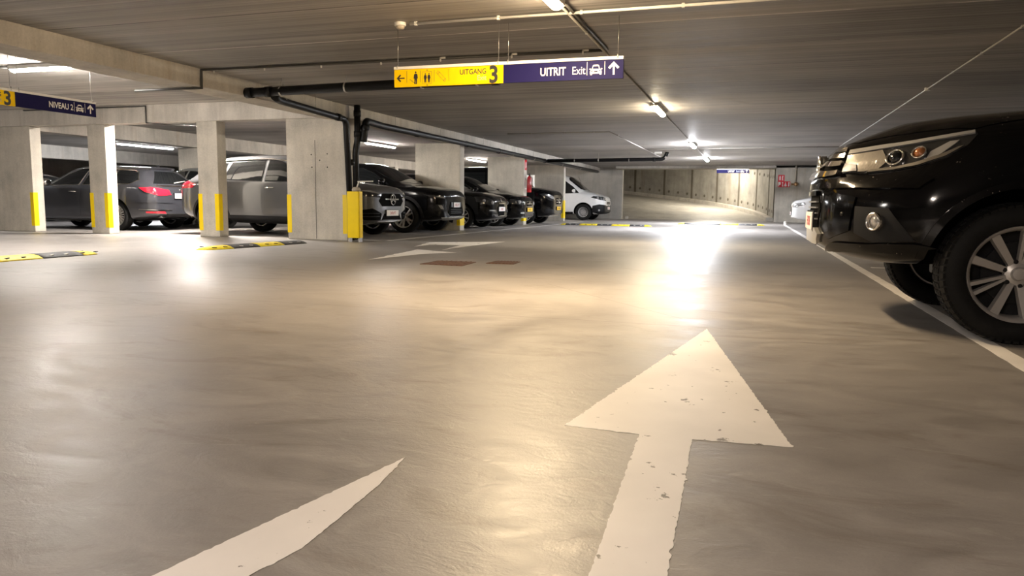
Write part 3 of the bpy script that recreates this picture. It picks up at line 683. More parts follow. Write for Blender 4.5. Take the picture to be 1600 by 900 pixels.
b = MB(); b.box(0, .006, -.1, .1, 0, .32); b.build('plate', M_red, t)
b = MB(); b.box(.006, .0075, -.05, -.01, .05, .25); b.box(.006, .0075, .02, .06, .08, .24); b.build('pictogram', M_signW, t)
t = empty('wall_board', (-8.25, 27.75, 1.18), 0, 'blank white board behind the fire extinguisher', 'board')
b = MB(); b.box(-.5, .22, 0, .03, 0, .5); b.build('board_face', M_signW, t, bevel=.004)
for xx in (-.5, .18):
    b = MB(); b.box(xx, xx+.04, .0, .05, -1.18, 0); b.build('post', M_steel, t)
# ------------------------------------------------------------------ vehicles
def lin(tab, s):
    if not isinstance(tab, (list, tuple)): return tab
    if s <= tab[0][0]: return tab[0][1]
    for (a, va), (b_, vb) in zip(tab, tab[1:]):
        if s <= b_: return va + (vb-va)*(s-a)/(b_-a)
    return tab[-1][1]

def body_mesh(P):
    L, W = P['L'], P['W']/2
    ss = sorted(set(round(x, 3) for k in ('z8', 'w', 'zs', 'y6') for x, _ in P[k]) | set(P.get('extra', ())))
    out = []; last = -1
    for s in ss:
        if s - last > .035 or s in (ss[-1],): out.append(s); last = s
    bm = bmesh.new(); rings = []
    for s in out:
        w = lin(P['w'], s)*W; zu = lin(P['zu'], s); z8 = lin(P['z8'], s); zs = min(lin(P['zs'], s), z8-.03); zm = min(lin(P['zm'], s), zs-.08)
        y5 = lin(P['y5'], s)*W if 'y5' in P else .95*w; z5 = lin(P['z5'], s) if 'z5' in P else zs+.02
        z5 = max(zs+.01, min(z5, z8-.02)); y6 = min(lin(P['y6'], s)*W, y5*.985)
        z6 = lin(P['z6'], s) if 'z6' in P else z8 - lin(P.get('dz', .045), s)
        z6 = max(z6, z5+.005); z6 = min(z6, z8-.008); z5 = min(z5, z6-.004)
        half = [(.85*w, zu), (.965*w, zu+.07), (w, zm), (.985*w, zs), (y5, z5), (y6, z6), (P.get('k7', .62)*y6, z6+(z8-z6)*P.get('kz', .72))]
        r = [bm.verts.new((L/2-s, 0, zu))] + [bm.verts.new((L/2-s, y, z)) for y, z in half] + [bm.verts.new((L/2-s, 0, z8))]
        r += [bm.verts.new((L/2-s, -y, z)) for y, z in reversed(half)]
        rings.append(r)
    n = 16
    for a, b_ in zip(rings, rings[1:]):
        for k in range(n): bm.faces.new([a[k], b_[k], b_[(k+1) % n], a[(k+1) % n]])
    for r, flip in ((rings[0], False), (rings[-1], True)):
        fs = [[r[0], r[1], r[15]]] + [[r[k], r[k+1], r[15-k], r[16-k]] for k in range(1, 7)] + [[r[7], r[8], r[9]]]
        for f in fs: bm.faces.new(f if not flip else f[::-1])
    bmesh.ops.recalc_face_normals(bm, faces=bm.faces[:])
    me = bpy.data.meshes.new('cage'); bm.to_mesh(me); bm.free()
    o = bpy.data.objects.new('cage', me); COL.objects.link(o); md = o.modifiers.new('s', 'SUBSURF'); md.levels = 2; md.render_levels = 2
    dg = bpy.context.evaluated_depsgraph_get(); me2 = bpy.data.meshes.new_from_object(o.evaluated_get(dg)); bpy.data.objects.remove(o)
    return me2

def cut_wells(me, centers, W, Ra):
    """subtract the wheel wells from the closed body"""
    o = bpy.data.objects.new('body', me); COL.objects.link(o)
    cut = MB()
    for (x, z) in centers:
        for sd in (-1, 1):
            K = 40; a = [cut.bm.verts.new((x+Ra*cos(2*pi*k/K), sd*(W+.1), z+Ra*sin(2*pi*k/K))) for k in range(K)]
            c = [cut.bm.verts.new((v.co.x, sd*(W-.32), v.co.z)) for v in a]
            cut._f(a); cut._f(c[::-1])
            for k in range(K): cut._f([a[k], a[(k+1) % K], c[(k+1) % K], c[k]])
    co = cut.build('cutter', M_well)
    md = o.modifiers.new('b', 'BOOLEAN'); md.operation = 'DIFFERENCE'; md.object = co; md.solver = 'EXACT'
    dg = bpy.context.evaluated_depsgraph_get(); me2 = bpy.data.meshes.new_from_object(o.evaluated_get(dg))
    bpy.data.objects.remove(o); bpy.data.objects.remove(co)
    return me2

class Car:
    def __init__(s, name, label, cat, P, nose, cyw, face, paint):
        s.P = P; L = P['L']; s.L = L; s.W = P['W']; s.paint = paint
        cx = nose - face*L/2
        s.t = empty(name, (cx, cyw, 0), 0 if face > 0 else pi, label, cat)
        me = body_mesh(P); R = P['R']; s.ax = [L/2-P['fo'], L/2-P['fo']-P['wb']]
        bm = bmesh.new(); bm.from_mesh(me); s.bvh = BVHTree.FromBMesh(bm); bm.free()
        Ra = P.get('Ra', R+.06); me = cut_wells(me, [(x, R) for x in s.ax], s.W/2, Ra)
        me.materials.clear(); me.materials.append(paint); me.materials.append(M_well)
        for f in me.polygons:
            c = f.center; f.use_smooth = True; f.material_index = 0
            for x in s.ax:
                d = hypot(c.x-x, c.z-R)
                if (d < Ra+.004 and abs(c.y) > s.W/2-.36 and abs(c.y) < s.W/2+.01 and (abs(d-Ra) < .006 and abs(f.normal.y) < .3 or abs(abs(c.y)-(s.W/2-.32)) < .004)): f.material_index = 1
        me.set_sharp_from_angle(angle=radians(35)); me.name = 'body'
        s.body = bpy.data.objects.new('body', me); COL.objects.link(s.body); s.body.parent = s.t
    # ---- conforming panels
    def hit(s, p, d):
        h = s.bvh.ray_cast(Vector(p), Vector(d).normalized())
        if h[0] is None:
            n = s.bvh.find_nearest(Vector(p) + Vector(d).normalized()*((Vector(p)).length*.5)); return n[0], n[1]
        return h[0], h[1]
    def conform(s, poly, f, off, m, name, parent=None, me_=.06, depth=.006):
        bm = bmesh.new(); vs = [bm.verts.new((p[0], p[1], 0)) for p in poly]; bm.faces.new(vs)
        sc = s._sc
        for it in range(9):
            bmesh.ops.triangulate(bm, faces=bm.faces[:])
            lg = [e for e in bm.edges if hypot((e.verts[0].co.x-e.verts[1].co.x)*sc, e.verts[0].co.y-e.verts[1].co.y) > me_]
            if not lg: break
            bmesh.ops.subdivide_edges(bm, edges=lg, cuts=1)
        bmesh.ops.triangulate(bm, faces=bm.faces[:])
        nr = {}
        for v in list(bm.verts):
            p, d = f(v.co.x, v.co.y); c, n = s.hit(p, d)
            if n.dot(Vector(d)) > 0: n = -n
            v.co = c + n*off; nr[v] = n
        be = [e for e in bm.edges if e.is_boundary]
        g = bmesh.ops.extrude_edge_only(bm, edges=be)
        for v in [x for x in g['geom'] if isinstance(x, bmesh.types.BMVert)]:
            b2 = min(nr, key=lambda q: (q.co-v.co).length_squared); v.co = v.co - nr[b2]*(off+depth)
        bmesh.ops.recalc_face_normals(bm, faces=bm.faces[:])
        for fc in bm.faces: fc.smooth = True
        me = bpy.data.meshes.new(name); bm.to_mesh(me); bm.free(); me.materials.append(m); me.set_sharp_from_angle(angle=radians(40))
        # face outwards
        o = bpy.data.objects.new(name, me); COL.objects.link(o); o.parent = parent or s.t
        return o
    def side(s, poly, sd, off, m, name, parent=None, me_=.08):
        s._sc = 1; X = s.L/2
        return s.conform(poly, lambda a, b: ((X-a, sd*(s.W/2+.5), b), (0, -sd, 0)), off, m, name, parent, me_)
    def top(s, poly, off, m, name, parent=None, me_=.08):
        s._sc = 1; X = s.L/2
        return s.conform(poly, lambda a, b: ((X-a, b, 3), (0, 0, -1)), off, m, name, parent, me_)
    def nose(s, poly, off, m, name, parent=None, me_=.05, s0=.94, tail=False, depth=.006):
        s._sc = .0145; X = s.L/2 - s0 if not tail else -s.L/2 + s0; k = -1 if tail else 1
        def f(a, z):
            a = radians(a); return (X+k*3*cos(a), 3*sin(a), z), (-k*cos(a), -sin(a), 0)
        return s.conform(poly, f, off, m, name, parent, me_, depth)
    def npt(s, phi, z, s0=.94, tail=False):
        X = s.L/2 - s0 if not tail else -s.L/2 + s0; k = -1 if tail else 1; a = radians(phi)
        return s.hit((X+k*3*cos(a), 3*sin(a), z), (-k*cos(a), -sin(a), 0))

def mir(poly): return [(-a, b) for a, b in poly][::-1]

def spokes_even(n, w0, w1): return [(360*k/n, w0, w1) for k in range(n)]
_wheel_cache = {}
def wheel_meshes(R, rr, width, spokes, dark, key, alloy, chunky=False, hubr=.035):
    if key in _wheel_cache: return _wheel_cache[key]
    h = width/2
    b = MB()
    b.lathe([(rr, -h*.82), (rr+.012, -h*.95), (rr+(R-rr)*.5, -h*1.03), (R-.022, -h*.93), (R-.006, -h*.80), (R, -h*.5), (R, h*.5), (R-.006, h*.80), (R-.022, h*.93), (rr+(R-rr)*.5, h*1.03), (rr+.012, h*.95), (rr, h*.82)], (0, 0, 0), (0, 1, 0), 64, close=True)
    if chunky:
        K = 58
        for k in range(K):
            a = 2*pi*(k+.5)/K; c, d = cos(a), sin(a); u = Vector((c, 0, d)); t = Vector((-d, 0, c))
            for sd in (-1, 1):
                p = u*(R-.004) + Vector((0, sd*h*.72, 0)); b.bar(p - Vector((0, sd*h*.16, 0)), p + Vector((0, sd*h*.2, 0)) - u*.010, .027, .016, u)
        for yy in (-h*.32, 0, h*.32):
            for k in range(K): 
                a = 2*pi*k/K; u = Vector((cos(a), 0, sin(a))); b.bar(u*(R+.001)+Vector((0, yy-h*.13, 0)), u*(R+.001)+Vector((0, yy+h*.11, 0)), .026, .009, u)
    tyre = b.build('wheel', M_tyre, sharp=50)
    b = MB(); b.mi = 0
    b.lathe([(rr-.020, h*.60), (rr-.012, h*.80), (rr+.004, h*.93), (rr+.006, h*.80), (rr, h*.60), (rr-.02, -h*.8), (rr-.03, -h*.8)], (0, 0, 0), (0, 1, 0), 64, close=True)
    face = h*.72
    for a, w0, w1 in spokes:
        a = radians(a); u = Vector((cos(a), 0, sin(a))); t = Vector((-sin(a), 0, cos(a)))
        v = []
        for q, (r, w_, y0, y1) in enumerate(((.03, w0, face*.55, face*.55-.03), (rr*.5, (w0+w1)/2, face*.80, face*.80-.035), (rr-.008, w1, face*1.08, face*.6))):
            v.append([b.bm.verts.new(u*r + t*sg*w_/2 + Vector((0, yy, 0))) for sg, yy in ((-1, y1), (-.82, y0), (.82, y0), (1, y1))])
        for p, q in zip(v, v[1:]):
            for k in range(4): b._f([p[k], p[(k+1) % 4], q[(k+1) % 4], q[k]])
        b._f(v[0]); b._f(v[-1])
    b.lathe([(hubr+.03, face*.4), (hubr+.025, face*.60), (hubr, face*.70), (hubr, face*.70+.004), (hubr*.8, face*.70+.018), (0, face*.70+.022)], (0, 0, 0), (0, 1, 0), 24)
    b.mi = 1
    for k in range(5 if not chunky else 6):
        a = 2*pi*k/(5 if not chunky else 6)+.3; b.lathe([(.012, face*.4), (.012, face*.66), (0, face*.68)], (cos(a)*(hubr+.028), 0, sin(a)*(hubr+.028)), (0, 1, 0), 8)
    b.lathe([(rr-.015, face*.15), (rr*.62, 0), (.03, 0), (0, 0)], (0, 0, 0), (0, 1, 0), 32)
    b.lathe([(rr*.66, .0), (rr*.66, face*.22), (rr*.3, face*.25), (rr*.3, 0)], (0, 0, 0), (0, 1, 0), 32)
    rim = b.build('rim', [alloy, dark], sharp=35)
    r = (tyre.data, rim.data)
    bpy.data.objects.remove(tyre); bpy.data.objects.remove(rim); _wheel_cache[key] = r
    return r
def wheels(c, rr, width, spokes, key, alloy=None, dark=None, chunky=False, hubr=.035, inset=.012, spin=0):
    R = c.P['R']; tm, rm = wheel_meshes(R, rr, width, spokes, dark or M_black, key, alloy or M_alloy, chunky, hubr)
    for i, x in enumerate(c.ax):
        for sd in (1, -1):
            wv = bpy.data.objects.new('wheel', tm); COL.objects.link(wv); wv.parent = c.t
            wv.location = (x, sd*(c.W/2-inset-width/2), R); wv.rotation_euler = (0, 0, 0 if sd > 0 else pi)
            r = bpy.data.objects.new('rim', rm); COL.objects.link(r); r.parent = wv
            if spin: r.rotation_euler = (0, radians(spin)*(1+i), 0)

def plate(c, txt, m, tm, z, tail=False, wd=.50, hh=.11, off=.02, s0=.94, zrot=0):
    p, n = c.npt(0, z, s0, tail); k = -1 if tail else 1
    x = p.x + k*off; b = MB(); b.box(min(x, x+k*.008), max(x, x+k*.008), -wd/2, wd/2, z-hh/2, z+hh/2); o = b.build('licence_plate', m, c.t, bevel=.002)
    b = MB(); b.box(min(x-k*.03, x), max(x-k*.03, x), -wd/2-.01, wd/2+.01, z-hh/2-.01, z+hh/2+.01); b.build('plate_holder', M_black, o)
    put_text('plate_lettering', txt, hh*.80, (x+k*.0085, 0, z-hh*.28), (0, k, 0), (0, 0, 1), tm, o, 0, 'CENTER', .82)
    return o
def handle(c, sd, s_, z, m, parent):
    X = c.L/2 - s_; p, n = c.hit((X, sd*2, z), (0, -sd, 0)); y = p.y
    b = MB(); b.tube([(X-.09, y-sd*.004, z), (X-.08, y+sd*.03, z), (X+.08, y+sd*.03, z+.004), (X+.09, y-sd*.004, z)], .012, 8); b.build('door_handle', m, parent)
def mirror(c, s_, z, m, sz=1.0):
    for sd in (1, -1):
        X = c.L/2 - s_; p, n = c.hit((X, sd*2, z), (0, -sd, 0)); y = p.y
        b = MB(); q = Vector((X+.02*0, y+sd*.15, z+.07*sz))
        b.lathe([(0, -.075), (.055*sz, -.07), (.085*sz, -.03), (.088*sz, .02), (.07*sz, .045), (0, .05)], q, (1, 0, 0), 16)
        for v in b.bm.verts: v.co.y = q.y + (v.co.y-q.y)*1.35
        b.bar((X, y-sd*.03, z), (X, y+sd*.09, z+.03), .05, .03); o = b.build('wing_mirror', m, c.t)
        b = MB(); b.lathe([(0, -.080), (.045*sz, -.0795)], q, (1, 0, 0), 16)
        for v in b.bm.verts: v.co.y = q.y + (v.co.y-q.y)*1.35
        b.build('mirror_glass', M_chrome, o)
def grow(poly, d):
    n = len(poly); out = []
    A = sum(poly[i][0]*poly[(i+1) % n][1]-poly[(i+1) % n][0]*poly[i][1] for i in range(n)); sg = 1 if A > 0 else -1
    for i in range(n):
        p0, p, p1 = Vector(poly[i-1]), Vector(poly[i]), Vector(poly[(i+1) % n]); a = (p-p0).normalized(); b_ = (p1-p).normalized()
        na = Vector((a.y, -a.x))*sg; nb = Vector((b_.y, -b_.x))*sg; m = (na+nb); m = m.normalized() if m.length > 1e-6 else na
        out.append(tuple(p + m*d/max(.5, m.dot(na))))
    return out
def arch_trim(c, Ra, w0, m, z0=.20):
    for x in c.ax:
        for sd in (1, -1):
            b = MB(); K = 30; R = c.P['R']; a0 = -math.asin(min(1, max(-1, (R-z0)/(Ra+w0*.5)))); rings = []
            for k in range(K+1):
                a = a0 + (pi-2*a0)*k/K; row = []
                for r in (Ra-.004, Ra+w0):
                    px, pz = x+r*cos(a), R+r*sin(a); h = c.bvh.ray_cast(Vector((px, sd*2, pz)), Vector((0, -sd, 0)))
                    y = h[0].y if h[0] is not None else sd*(c.W/2-.03)
                    if abs(y) < c.W/2-.12: y = sd*(c.W/2-.12)
                    row.append((px, y, pz))
                (ax_, ay, az), (bx, by, bz) = row
                rings.append([b.bm.verts.new(v) for v in ((ax_, ay-sd*.05, az), (ax_, ay+sd*.014, az), (bx, by+sd*.010, bz), (bx, by-sd*.01, bz))])
            for p, q in zip(rings, rings[1:]):
                for k in range(4): b._f([p[k], p[(k+1) % 4], q[(k+1) % 4], q[k]], k in (1,))
            b._f(rings[0]); b._f(rings[-1]); b.build('wheel_arch_trim', m, c.t, sharp=40)

def common(c, wins, doors, shield, rear, trimm=None, trimw=.018, hz=None, hm=None):
    for sd in (1, -1):
        for wn in wins:
            base = None
            if trimm: base = c.side(grow(wn, trimw), sd, .004, trimm, 'window_trim', None, .10)
            g_ = c.side(wn, sd, .008 if trimm else .004, M_glass, 'side_window', None, .10)
            if base: base.parent = g_
        for i, d in enumerate(doors):
            dd = c.side(d, sd, .0035, c.paint, 'door', None, .10)
            if hz: handle(c, sd, d[0][0]*.0 + max(p[0] for p in d)-.20, hz, hm or c.paint, dd)
    c.top(shield + [(a, -b_) for a, b_ in reversed(shield)], .004, M_glass, 'windshield', None, .10)
    if rear: c.nose(rear, .004, M_glass, 'rear_window', tail=True)

def wf(L, n0=.66): return [(0, n0), (.05, n0+.12), (.15, .88), (.33, .95), (.6, .985), (.9, 1), (L-.7, 1), (L-.35, .965), (L-.15, .90), (L-.05, .83), (L, .74)]
def shape(L, W, H, hood0, hood1, cowl, rf, rp, rr_, gb, deck, sh0, sh1, zu=.2, roofw=.66, R=.33, fo=.88, wb=2.7, tailz=None, n0=.66, **k):
    """profile from a few lengths: cowl, roof front, roof peak, roof rear, rear glass base (distances from the nose)"""
    tz = tailz or deck-.12
    P = dict(L=L, W=W, R=R, fo=fo, wb=wb,
      z8=[(0, hood0-.14), (.05, hood0-.04), (.16, hood0+.02), (.5, (hood0+hood1)/2+.03), (cowl-.1, hood1), (cowl+.04, hood1+.04), (rf-.1, H-.09), (rf+.12, H-.025), (rp, H), (rr_-.3, H-.03), (rr_, H-.09), (gb, deck+.02), (L-.05, tz), (L, tz-.14)],
      w=wf(L, n0), zs=[(0, hood0-.20), (.12, hood0-.11), (.5, sh0-.06), (cowl, sh0), (gb-.3, sh1), (L-.08, sh1-.08), (L, tz-.2)],
      y6=[(0, .50), (.1, .64), (.4, .78), (cowl-.08, .82), (cowl+.06, .81), (rf, roofw+.02), (rp, roofw), (rr_, roofw-.02), (gb-.05, .74), (gb+.08, .80), (L-.1, .76), (L, .64)],
      zm=[(0, .52), (.5, .58), (L-.5, .6), (L, .55)], zu=[(0, zu+.10), (.25, zu+.02), (.8, zu), (L-.8, zu+.02), (L-.2, zu+.12), (L, zu+.2)],
      dz=[(0, .03), (cowl, .035), (rf, .07), (rr_, .08), (gb, .05), (L, .03)])
    P.update(k); return P

# ============ grey SUV, nose towards the lane
P = shape(4.42, 1.83, 1.62, .98, 1.08, 1.18, 1.92, 2.45, 3.75, 4.20, 1.12, .98, 1.06, zu=.22, R=.345, fo=.82, wb=2.73, roofw=.67)
c = Car('compact_suv', 'grey SUV parked nose out, partly behind the widest pillar', 'car', P, -6.70, 13.22, 1, P_grey)
w1 = [(1.42, 1.06), (2.28, 1.07), (2.32, 1.46), (2.05, 1.45), (1.85, 1.37)]; w2 = [(2.37, 1.07), (3.25, 1.10), (3.18, 1.43), (2.40, 1.465)]; w3 = [(3.31, 1.105), (3.66, 1.16), (3.52, 1.38), (3.27, 1.425)]
d1 = [(1.36, .45), (2.32, .42), (2.345, 1.03), (1.36, 1.0)]; d2 = [(2.335, .42), (3.08, .42), (3.20, .62), (3.38, .85), (3.40, 1.05), (2.36, 1.03)]
common(c, [w1, w2, w3], [d1, d2], [(1.24, .0), (1.24, .50), (1.36, .70), (1.82, .60), (1.86, 0)], [(-33, 1.16), (33, 1.16), (27, 1.44), (-27, 1.44)], M_black, .02, .93, M_chrome)
arch_trim(c, .405, .05, M_black)
for sd in (1, -1):
    c.side([(1.36, .22), (3.1, .22), (3.1, .40), (1.36, .38)], sd, .010, M_black, 'sill_cladding')
    b = MB(); X = c.L/2; pts = []
    for s_ in (1.95, 2.3, 2.8, 3.3, 3.65):
        h_, n_ = c.hit((X-s_, sd*.60, 3), (0, 0, -1)); pts.append(h_ + Vector((0, 0, .02 if 1.95 < s_ < 3.65 else .004)))
    b.tube(pts, .014, 8); b.build('roof_rail', M_chrome, c.t)
gr = c.nose([(-23, .60), (23, .60), (29, .70), (22, .845), (-22, .845), (-29, .70)], .006, M_well, 'grille')
c.nose([(-16.5, .725), (16.5, .725), (16.5, .748), (-16.5, .748)], .016, M_chrome, 'grille_bar', gr)
p_, n_ = c.npt(0, .74)
b = MB(); b.lathe([(.100, .0), (.114, .010), (.100, .020), (.088, .010)], (p_.x+.022, 0, .73), (1, 0, 0), 32, close=True)
for a in (90, 210, 330): b.bar((p_.x+.032, 0, .73), (p_.x+.032, .10*cos(radians(a)), .73+.10*sin(radians(a))), .022, .010, (1, 0, 0))
b.build('star_emblem', M_chrome, gr)
for k in (1, -1):
    hl = [(26, .76), (44, .78), (58, .90), (40, .90), (27, .84)]; hl = hl if k > 0 else mir(hl)
    o = c.nose(hl, .006, M_lampin, 'headlight'); q = [(28, .83), (42, .865), (54, .892), (40, .895), (28, .845)]; c.nose(q if k > 0 else mir(q), .010, M_lens, 'daytime_light', o)
    v_ = [(26, .34), (46, .34), (52, .52), (38, .56), (24, .46)]; o = c.nose(v_ if k > 0 else mir(v_), .005, M_well, 'air_intake')
    for z in (.40, .46): q = [(28, z), (48, z), (48, z+.012), (28, z+.012)]; c.nose(q if k > 0 else mir(q), .014, M_black, 'intake_fin', o)
    tl = [(30, .90), (60, .92), (66, 1.0), (50, 1.06), (30, 1.02)]; c.nose(tl if k > 0 else mir(tl), .008, M_redlens, 'tail_light', tail=True)
c.nose([(-24, .34), (24, .34), (18, .46), (-18, .46)], .005, M_well, 'lower_intake'); c.nose([(-30, .29), (30, .29), (30, .315), (-30, .315)], .014, M_satin, 'bumper_trim')
plate(c, '2·696·97', M_pl_white, M_pl_red, .47, off=.015)
mirror(c, 1.42, 1.04, c.paint)
wheels(c, .235, .23, spokes_even(10, .03, .045), 'suv')

# ============ black coupe SUV
P = shape(4.6, 1.84, 1.60, .98, 1.06, 1.02, 1.85, 2.45, 3.6, 4.35, 1.14, 1.0, 1.08, zu=.24, R=.355, fo=.90, wb=2.73, roofw=.64)
c = Car('coupe_suv', 'black coupe SUV with silver bumper lip, next bay behind the grey SUV', 'car', P, -6.44, 15.93, 1, P_black2)
w1 = [(1.30, 1.07), (2.28, 1.09), (2.32, 1.44), (2.05, 1.43), (1.75, 1.32)]; w2 = [(2.37, 1.09), (3.7, 1.18), (3.3, 1.38), (2.40, 1.445)]
d1 = [(1.38, .45), (2.32, .42), (2.345, 1.05), (1.38, 1.02)]; d2 = [(2.335, .42), (3.1, .42), (3.25, .65), (3.4, .88), (3.40, 1.08), (2.36, 1.05)]
common(c, [w1, w2], [d1, d2], [(1.10, .0), (1.10, .50), (1.22, .70), (1.76, .60), (1.80, 0)], [(-33, 1.18), (33, 1.18), (27, 1.40), (-27, 1.40)], M_black, .015, .95, M_black)
arch_trim(c, .415, .06, M_black)
for sd in (1, -1): c.side([(1.38, .24), (3.15, .24), (3.15, .42), (1.38, .40)], sd, .010, M_black, 'sill_cladding')
c.nose([(-17, .80), (17, .80), (15, .87), (-15, .87)], .008, M_lampin, 'sensor_panel')
gr = c.nose([(-20, .38), (20, .38), (26, .46), (19, .70), (-19, .70), (-26, .46)], .006, M_well, 'grille')
for z in (.44, .48, .52): c.nose([(-19, z), (19, z), (19, z+.010), (-19, z+.010)], .014, M_alloy_dark, 'grille_bar', gr)
c.nose([(-17, .58), (17, .58), (17, .69), (-17, .69)], .012, mat('plate_surround', (.12, .13, .16), .4), 'plate_panel')
c.nose([(-30, .30), (30, .30), (38, .35), (24, .36), (-24, .36), (-38, .35)], .022, M_silver_cl, 'bumper_lip')
for k in (1, -1):
    f_ = (lambda q: q) if k > 0 else mir
    o = c.nose(f_([(32, .74), (52, .80), (60, .86), (34, .82)]), .006, M_lampin, 'headlight'); c.nose(f_([(34, .775), (46, .80), (44, .82), (35, .80)]), .012, M_lens, 'headlight_lens', o)
    o = c.nose(f_([(34, .50), (50, .50), (46, .64), (36, .64)]), .005, M_black, 'fog_pocket'); c.nose(f_([(36, .53), (40, .54), (43, .62), (38.5, .62)]), .012, M_lens, 'fog_light', o)
    c.nose(f_([(20, .94), (60, .95), (60, 1.0), (20, 1.0)]), .008, M_redlens, 'tail_light', tail=True)
plate(c, '1·BEG·97', M_pl_white, M_pl_red, .63, off=.016, wd=.36)
mirror(c, 1.36, 1.05, c.paint)
wheels(c, .24, .235, [(72*k+d, .05, .035) for k in range(5) for d in (-11, 11)], 'coupe')

# ============ small black hatchback
P = shape(4.05, 1.74, 1.49, .88, 1.0, 1.0, 1.80, 2.2, 3.3, 3.75, 1.05, .90, 1.0, zu=.19, R=.315, fo=.83, wb=2.52, roofw=.66)
c = Car('hatchback', 'black hatchback with a white red-lettered plate, right of the first slab pillar', 'car', P, -6.38, 19.03, 1, P_black2)
w1 = [(1.30, .98), (2.12, 1.0), (2.16, 1.34), (1.95, 1.33), (1.70, 1.22)]; w2 = [(2.21, 1.0), (3.2, 1.05), (3.0, 1.31), (2.24, 1.345)]
d1 = [(1.30, .35), (2.16, .33), (2.185, .96), (1.30, .93)]; d2 = [(2.175, .33), (2.8, .33), (2.95, .55), (3.1, .78), (3.1, .98), (2.2, .96)]
common(c, [w1, w2], [d1, d2], [(1.08, .0), (1.08, .48), (1.18, .66), (1.70, .58), (1.74, 0)], [(-33, 1.08), (33, 1.08), (27, 1.32), (-27, 1.32)], M_black, .015, .85, M_black)
gr = c.nose([(-13, .34), (13, .34), (16, .44), (12, .66), (-12, .66), (-16, .44)], .006, M_well, 'grille')
c.nose([(-13, .655), (13, .655), (14, .675), (-14, .675)], .016, M_chrome, 'grille_surround', gr); c.nose([(-12, .33), (12, .33), (12, .345), (-12, .345)], .016, M_satin, 'grille_surround', gr)
p_, n_ = c.npt(0, .76); b = MB(); b.lathe([(.05, .0), (.055, .006), (.04, .012), (0, .014)], (p_.x-.004, 0, .76), (n_.x, 0, n_.z), 20); b.build('badge', M_chrome, c.t)
for k in (1, -1):
    f_ = (lambda q: q) if k > 0 else mir
    o = c.nose(f_([(26, .64), (40, .62), (58, .72), (60, .84), (40, .82)]), .006, M_lampin, 'headlight')
    for a_, z_, r_ in ((35, .69, .05), (47, .74, .042)):
        q_, m_ = c.npt(k*a_, z_); b = MB(); b.lathe([(r_, .004), (r_*.9, .014), (r_*.5, .02), (0, .022)], q_, m_, 18); b.build('headlight_lens', M_lens, o)
    o = c.nose(f_([(22, .42), (46, .44), (44, .52), (24, .50)]), .005, M_black, 'fog_pocket'); c.nose(f_([(28, .465), (40, .475), (40, .50), (29, .495)]), .012, M_lens, 'fog_light', o)
    c.nose(f_([(36, .80), (64, .84), (62, 1.0), (44, 1.0)]), .008, M_redlens, 'tail_light', tail=True)
plate(c, '1·HBL·5', M_pl_white, M_pl_red, .52, off=.016, wd=.50)
mirror(c, 1.30, .97, c.paint)
wheels(c, .215, .20, spokes_even(9, .025, .038), 'hatch', spin=8)

# ============ black car with yellow plate
P = shape(4.35, 1.76, 1.50, .88, 1.0, 1.05, 1.88, 2.3, 3.5, 4.0, 1.05, .90, 1.0, zu=.19, R=.315, fo=.86, wb=2.60, roofw=.66)
c = Car('family_car', 'black car with a yellow licence plate beside the black hatchback', 'car', P, -6.30, 21.42, 1, P_black)
w1 = [(1.35, .98), (2.22, 1.0), (2.26, 1.35), (2.05, 1.34), (1.80, 1.22)]; w2 = [(2.31, 1.0), (3.4, 1.05), (3.1, 1.31), (2.34, 1.355)]
d1 = [(1.35, .35), (2.26, .33), (2.285, .96), (1.35, .93)]; d2 = [(2.275, .33), (3.0, .33), (3.1, .55), (3.2, .78), (3.2, .98), (2.3, .96)]
common(c, [w1, w2], [d1, d2], [(1.12, .0), (1.12, .48), (1.22, .66), (1.78, .58), (1.82, 0)], [(-33, 1.08), (33, 1.08), (27, 1.32), (-27, 1.32)], M_black, .015, .85, M_black)
gr = c.nose([(-15, .60), (15, .60), (15, .72), (-15, .72)], .006, M_well, 'grille'); c.nose([(-15, .655), (15, .655), (15, .67), (-15, .67)], .016, M_chrome, 'grille_bar', gr)
p_, n_ = c.npt(0, .70); b = MB(); b.lathe([(.05, .0), (.055, .02), (.04, .026), (0, .028)], (p_.x-.004, 0, .69), (1, 0, 0), 20); b.build('badge', M_chrome, c.t)
c.nose([(-26, .28), (26, .28), (26, .42), (-26, .42)], .006, M_alloy_dark, 'lower_intake'); c.nose([(-34, .26), (34, .26), (34, .285), (-34, .285)], .016, M_satin, 'bumper_lip')
for k in (1, -1):
    f_ = (lambda q: q) if k > 0 else mir
    o = c.nose(f_([(22, .62), (40, .62), (56, .72), (54, .80), (24, .74)]), .006, M_lampin, 'headlight')
    for a_, z_, r_ in ((28, .68, .05), (40, .71, .05)):
        q_, m_ = c.npt(k*a_, z_); b = MB(); b.lathe([(r_, .004), (r_*.9, .014), (r_*.5, .02), (0, .022)], q_, m_, 18); b.build('headlight_lens', M_lens, o)
    c.nose(f_([(28, .38), (38, .38), (38, .42), (28, .42)]), .012, M_lens, 'fog_light'); c.nose(f_([(36, .80), (64, .84), (62, 1.0), (44, 1.0)]), .008, M_redlens, 'tail_light', tail=True)
plate(c, '94·KB·TS', M_pl_yel, M_signK, .49, off=.018, wd=.50)
mirror(c, 1.35, .97, c.paint)
wheels(c, .21, .20, spokes_even(7, .03, .04), 'family', spin=5)

